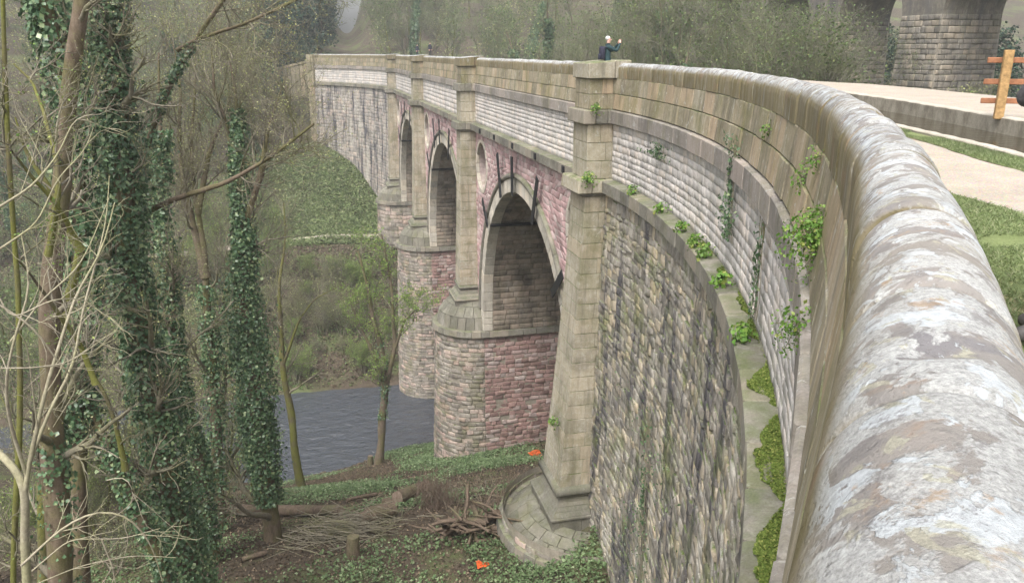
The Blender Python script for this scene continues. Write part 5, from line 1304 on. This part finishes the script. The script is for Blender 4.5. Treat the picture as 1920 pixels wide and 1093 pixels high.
# grass blades on the verges near the camera
def blades(name, n, yr, xa, xb, h, g):
    y = g.uniform(*yr, n); u = g.random(n); x = np.interp(y, dy, xa) * (1 - u) + np.interp(y, dy, xb) * u; k = lump(x, y, 0, 2.2) > -.55; x, y = x[k], y[k]; n = len(x)
    b = np.c_[x, y, deck_z(x, y)]; a = g.uniform(0, 6.28, n); w = np.c_[np.cos(a), np.sin(a), 0 * a] * .006; tip = b + np.c_[g.normal(size=n) * .03, g.normal(size=n) * .03, h * g.uniform(.5, 1.3, n)]
    V = np.stack([b - w, b + w, tip], 1).reshape(-1, 3); F = np.arange(3 * n).reshape(-1, 3); stuff(mk(name, V, F, M['grassblade'], None, False, np.repeat(g.random(n), 3)))
blades('verge_grass', 60000, (1, 12), px_in, g_edge, .03, np.random.default_rng(8)); blades('canal_edge_grass', 22000, (5, 16), strip_e, can_n - .2, .04, np.random.default_rng(9))

# ------------------------------------------------------------------ people
def skin_body(name, joints, edges, parent, mats, matfn):
    """one continuous body grown with a Skin modifier; joints: name -> (pos, radius); root first"""
    names = list(joints); me = bpy.data.meshes.new(name); me.from_pydata([joints[k][0] for k in names], [(names.index(a), names.index(b)) for a, b in edges], []); me.update()
    o = bpy.data.objects.new(name, me); COL.objects.link(o); o.modifiers.new('skin', 'SKIN'); ss = o.modifiers.new('sub', 'SUBSURF'); ss.levels = 2; ss.render_levels = 2
    for k, nm in enumerate(names):
        r = joints[nm][1]; me.skin_vertices[0].data[k].radius = r if isinstance(r, tuple) else (r, r); me.skin_vertices[0].data[k].use_root = (k == 0)
    dg = bpy.context.evaluated_depsgraph_get(); ev = o.evaluated_get(dg); m2 = bpy.data.meshes.new_from_object(ev); bpy.data.objects.remove(o)
    for m in mats: m2.materials.append(m)
    m2.polygons.foreach_set('use_smooth', np.ones(len(m2.polygons), bool))
    for p in m2.polygons: p.material_index = matfn(p.center)
    b = bpy.data.objects.new(name, m2); COL.objects.link(b); b.parent = parent; return b
def person(label, loc, face, pose, jacket, hair, sc=1.0, trousers='trousers', fingers=True):
    T = thing('person', label, 'person', tuple(loc)); T.rotation_euler = (0, 0, face); T.scale = (sc,) * 3
    J = {'pel': ((0, 0, .98), (.17, .12)), 'waist': ((0, 0, 1.12), (.165, .115)), 'chest': ((0, .01, 1.32), (.19, .125)), 'shl': ((0, 0, 1.45), (.13, .09)), 'neck': ((0, .02, 1.54), .055), 'head0': ((0, .04, 1.62), (.072, .085)), 'head1': ((0, .03, 1.72), (.075, .09)), 'head2': ((0, .02, 1.785), .05)}
    E = [('pel', 'waist'), ('waist', 'chest'), ('chest', 'shl'), ('shl', 'neck'), ('neck', 'head0'), ('head0', 'head1'), ('head1', 'head2')]
    for s, q in ((-1, 'l'), (1, 'r')):
        lg = pose.get('leg' + q, ((.10, 0, .52), (.11, -.02, .10), (.12, .14, .05)))
        J['hip' + q] = ((s * .10, 0, .90), .105); J['knee' + q] = ((s * lg[0][0], lg[0][1], lg[0][2]), .065); J['ank' + q] = ((s * lg[1][0], lg[1][1], lg[1][2]), .05); J['toe' + q] = ((s * lg[2][0], lg[2][1], lg[2][2]), .045)
        E += [('pel', 'hip' + q), ('hip' + q, 'knee' + q), ('knee' + q, 'ank' + q), ('ank' + q, 'toe' + q)]
        sh, el, wr, hd = pose['arm' + q]
        J['sh' + q] = (sh, .085); J['el' + q] = (el, .058); J['wr' + q] = (wr, .038); J['hd' + q] = (hd, (.042, .026)); E += [('shl', 'sh' + q), ('sh' + q, 'el' + q), ('el' + q, 'wr' + q), ('wr' + q, 'hd' + q)]
        if fingers:
            d = np.array(hd) - np.array(wr); d /= np.linalg.norm(d); side = np.array(pose.get('side' + q, (0, 0, 1.))); crl = np.array(pose.get('curl' + q, (-s, 0, 0)))
            for k, (off, ln) in enumerate(((-.03, .062), (-.01, .072), (.01, .07), (.028, .055))):
                a = np.array(hd) + side * off + d * .02; m = a + d * ln * .5 + crl * ln * .2; t = m + d * ln * .2 + crl * ln * .55
                J['f%d%s' % (k, q)] = (tuple(m), .0095); J['g%d%s' % (k, q)] = (tuple(t), .008); E += [('hd' + q, 'f%d%s' % (k, q)), ('f%d%s' % (k, q), 'g%d%s' % (k, q))]
            a = np.array(wr) * .4 + np.array(hd) * .6 - side * .045 + crl * .02; t = a + d * .035 + crl * .03; J['th' + q] = (tuple(a), .012); J['tt' + q] = (tuple(t), .009); E += [('hd' + q, 'th' + q), ('th' + q, 'tt' + q)]
    wrs = [np.array(pose['arm' + q][2]) for q in 'lr']; hds = [np.array(pose['arm' + q][3]) for q in 'lr']
    def mf(c):
        c = np.array(c)
        for w, h in zip(wrs, hds):
            d = h - w; d /= np.linalg.norm(d)
            if (c - w) @ d > .02 and np.linalg.norm(c - h) < .17: return 1
        if c[2] > 1.565 and abs(c[0]) < .12 and abs(c[1] - .04) < .14: return 1
        if c[2] < .14: return 3
        return 2 if c[2] < .92 and not any(np.linalg.norm(c - w) < .3 and c[2] > .75 for w in wrs) else 0
    skin_body('body', J, E, T, [M[jacket], M['skin'], M[trousers], M['boot']], mf)
    # nose, ears, hair as pieces of the head
    def ell(nm, c, r, mat, cut=None):
        u, v = 16, 10; V = []; F = []
        for i in range(v + 1):
            for j in range(u):
                a, b = math.pi * i / v, 2 * math.pi * j / u; x = np.array([math.sin(a) * math.cos(b), math.sin(a) * math.sin(b), math.cos(a)]) * r
                if cut: x = cut(x)
                V.append(x + np.array(c))
        F = [(i * u + j, i * u + (j + 1) % u, (i + 1) * u + (j + 1) % u, (i + 1) * u + j) for i in range(v) for j in range(u)]
        o = obj(nm, mesh(nm, V, F, M[mat], True)); o.parent = T
    ell('hair', (0, .0, 1.735), (.08, .09, .078), hair, lambda x: x + np.array([0, 0, .05]) * (x[1] > .03) * max(0, -x[2] / .085))
    ell('nose', (0, .135, 1.68), (.014, .022, .022), 'skin'); ell('ear', (-.078, .03, 1.69), (.012, .022, .033), 'skin'); ell('ear', (.078, .03, 1.69), (.012, .022, .033), 'skin')
    ell('eye', (-.03, .112, 1.705), (.011, .009, .008), 'navy'); ell('eye', (.03, .112, 1.705), (.011, .009, .008), 'navy'); ell('mouth', (0, .118, 1.635), (.024, .009, .006), 'barkbrown')
    return T
photo_pose = {'arml': ((-.19, .02, 1.43), (-.27, .27, 1.30), (-.10, .42, 1.55), (-.075, .44, 1.63)), 'armr': ((.19, .02, 1.43), (.27, .27, 1.30), (.10, .42, 1.55), (.075, .44, 1.63)), 'curll': (1, .2, 0), 'curlr': (-1, .2, 0), 'sidel': (0, 1, 0), 'sider': (0, 1, 0)}
down_pose = {'arml': ((-.19, .0, 1.43), (-.27, -.04, 1.17), (-.25, .08, .93), (-.245, .10, .84)), 'armr': ((.19, 0, 1.43), (.27, -.04, 1.17), (.25, .08, .93), (.245, .10, .84)), 'curll': (1, 0, 0), 'curlr': (-1, 0, 0), 'sidel': (0, 1, 0), 'sider': (0, 1, 0)}
walk_pose = {'arml': ((-.19, .02, 1.42), (-.25, .26, 1.25), (-.10, .20, 1.49), (-.07, .17, 1.56)), 'armr': ((.19, .02, 1.42), (.25, .26, 1.25), (.10, .20, 1.49), (.07, .17, 1.56)), 'legl': ((.10, .14, .50), (.11, .16, .10), (.12, .31, .05)), 'curll': (1, 0, 0), 'curlr': (-1, 0, 0)}
hp = inv(1140, 67, v=28.0); pz = float(deck_z(hp[0], hp[1]))
faz = -PSI - R(80)
pp = np.array([hp[0], hp[1], hp[2] - 1.82]); pp[2] = min(pp[2], pz + .05)
PER = person('person in dark green jacket raising a camera behind the parapet', (pp[0], pp[1], pz), faz, photo_pose, 'jacket', 'hair', (hp[2] - pz) / 1.83)
def onperson(c):
    s = PER.scale[0]; c = np.array(c) * s; return np.array([pp[0] + c[0] * math.cos(faz) - c[1] * math.sin(faz), pp[1] + c[0] * math.sin(faz) + c[1] * math.cos(faz), pz + c[2]])
bp = thing('rucksack', 'dark navy rucksack on the back of the person photographing', 'rucksack', tuple(onperson((0, -.2, 1.1)))); bp.rotation_euler = (0, 0, faz)
def sb(nm, c, dims, ch, mat, par):
    f = lambda x, v, w: np.stack([(x - .5) * dims[0], (v - .5) * dims[1], (w - .5) * dims[2]], -1) + np.array(c); V, F = cbox(f, (0, 0, 0), (1, 1, 1), ch); o = obj(nm, mesh(nm, V, F, M[mat], True)); o.parent = par; return o
sb('bag', (0, .0, .12), (.30, .15, .44), .15, 'navy', bp); sb('pocket', (0, -.09, .0), (.22, .06, .2), .2, 'navy', bp); sb('strap', (-.11, .1, .3), (.045, .2, .03), .1, 'navy', bp); sb('strap', (.11, .1, .3), (.045, .2, .03), .1, 'navy', bp)
cm = thing('hand_camera', 'small camera held up in the hands of the person', 'camera', tuple(onperson((0, .46, 1.62)))); cm.rotation_euler = (0, 0, faz); sb('camera_body', (0, 0, .03), (.12, .045, .075), .12, 'camera', cm); sb('lens', (0, .04, .03), (.055, .05, .055), .3, 'camera', cm)
# walker cropped by the right edge of the photo: a boot on the grass and an elbow in the frame
bt = inv(1909, 628, z=-1.49)
wp = inv(1978, 628, z=-1.49)
person('person in grey jacket at the right edge, only boot and elbow in view', (wp[0], wp[1], float(deck_z(wp[0], wp[1]))), R(90) - PSI, walk_pose, 'greyjacket', 'hair', 1.0)
for lab, px, py, v in (('distant dark figure on the far towpath', 806, 80, 112.), ('farther small dark figure on the far towpath', 782, 84, 128.)):
    h = inv(px, py, v=v); person(lab, (h[0], h[1], h[2] - 1.8), R(200), down_pose, 'navy', 'navy', 1.0, fingers=False)

# ------------------------------------------------------------------ haze
def haze(den):
    t = bpy.data.materials.new('valley_haze'); t.use_nodes = True; nt = t.node_tree; nt.nodes.clear(); o = nt.nodes.new('ShaderNodeOutputMaterial'); v = nt.nodes.new('ShaderNodeVolumePrincipled')
    v.inputs['Color'].default_value = (.86, .89, .93, 1); v.inputs['Density'].default_value = den; v.inputs['Anisotropy'].default_value = .2; nt.links.new(v.outputs[0], o.inputs['Volume'])
    x0, x1, y0, y1, z0, z1 = -420, 420, -130, 760, -45, 170
    V = [(x, y, z) for x in (x0, x1) for y in (y0, y1) for z in (z0, z1)]
    stuff(mk('haze', V, [(0, 1, 3, 2), (4, 6, 7, 5), (0, 4, 5, 1), (2, 3, 7, 6), (0, 2, 6, 4), (1, 5, 7, 3)], t))
haze(.0008)
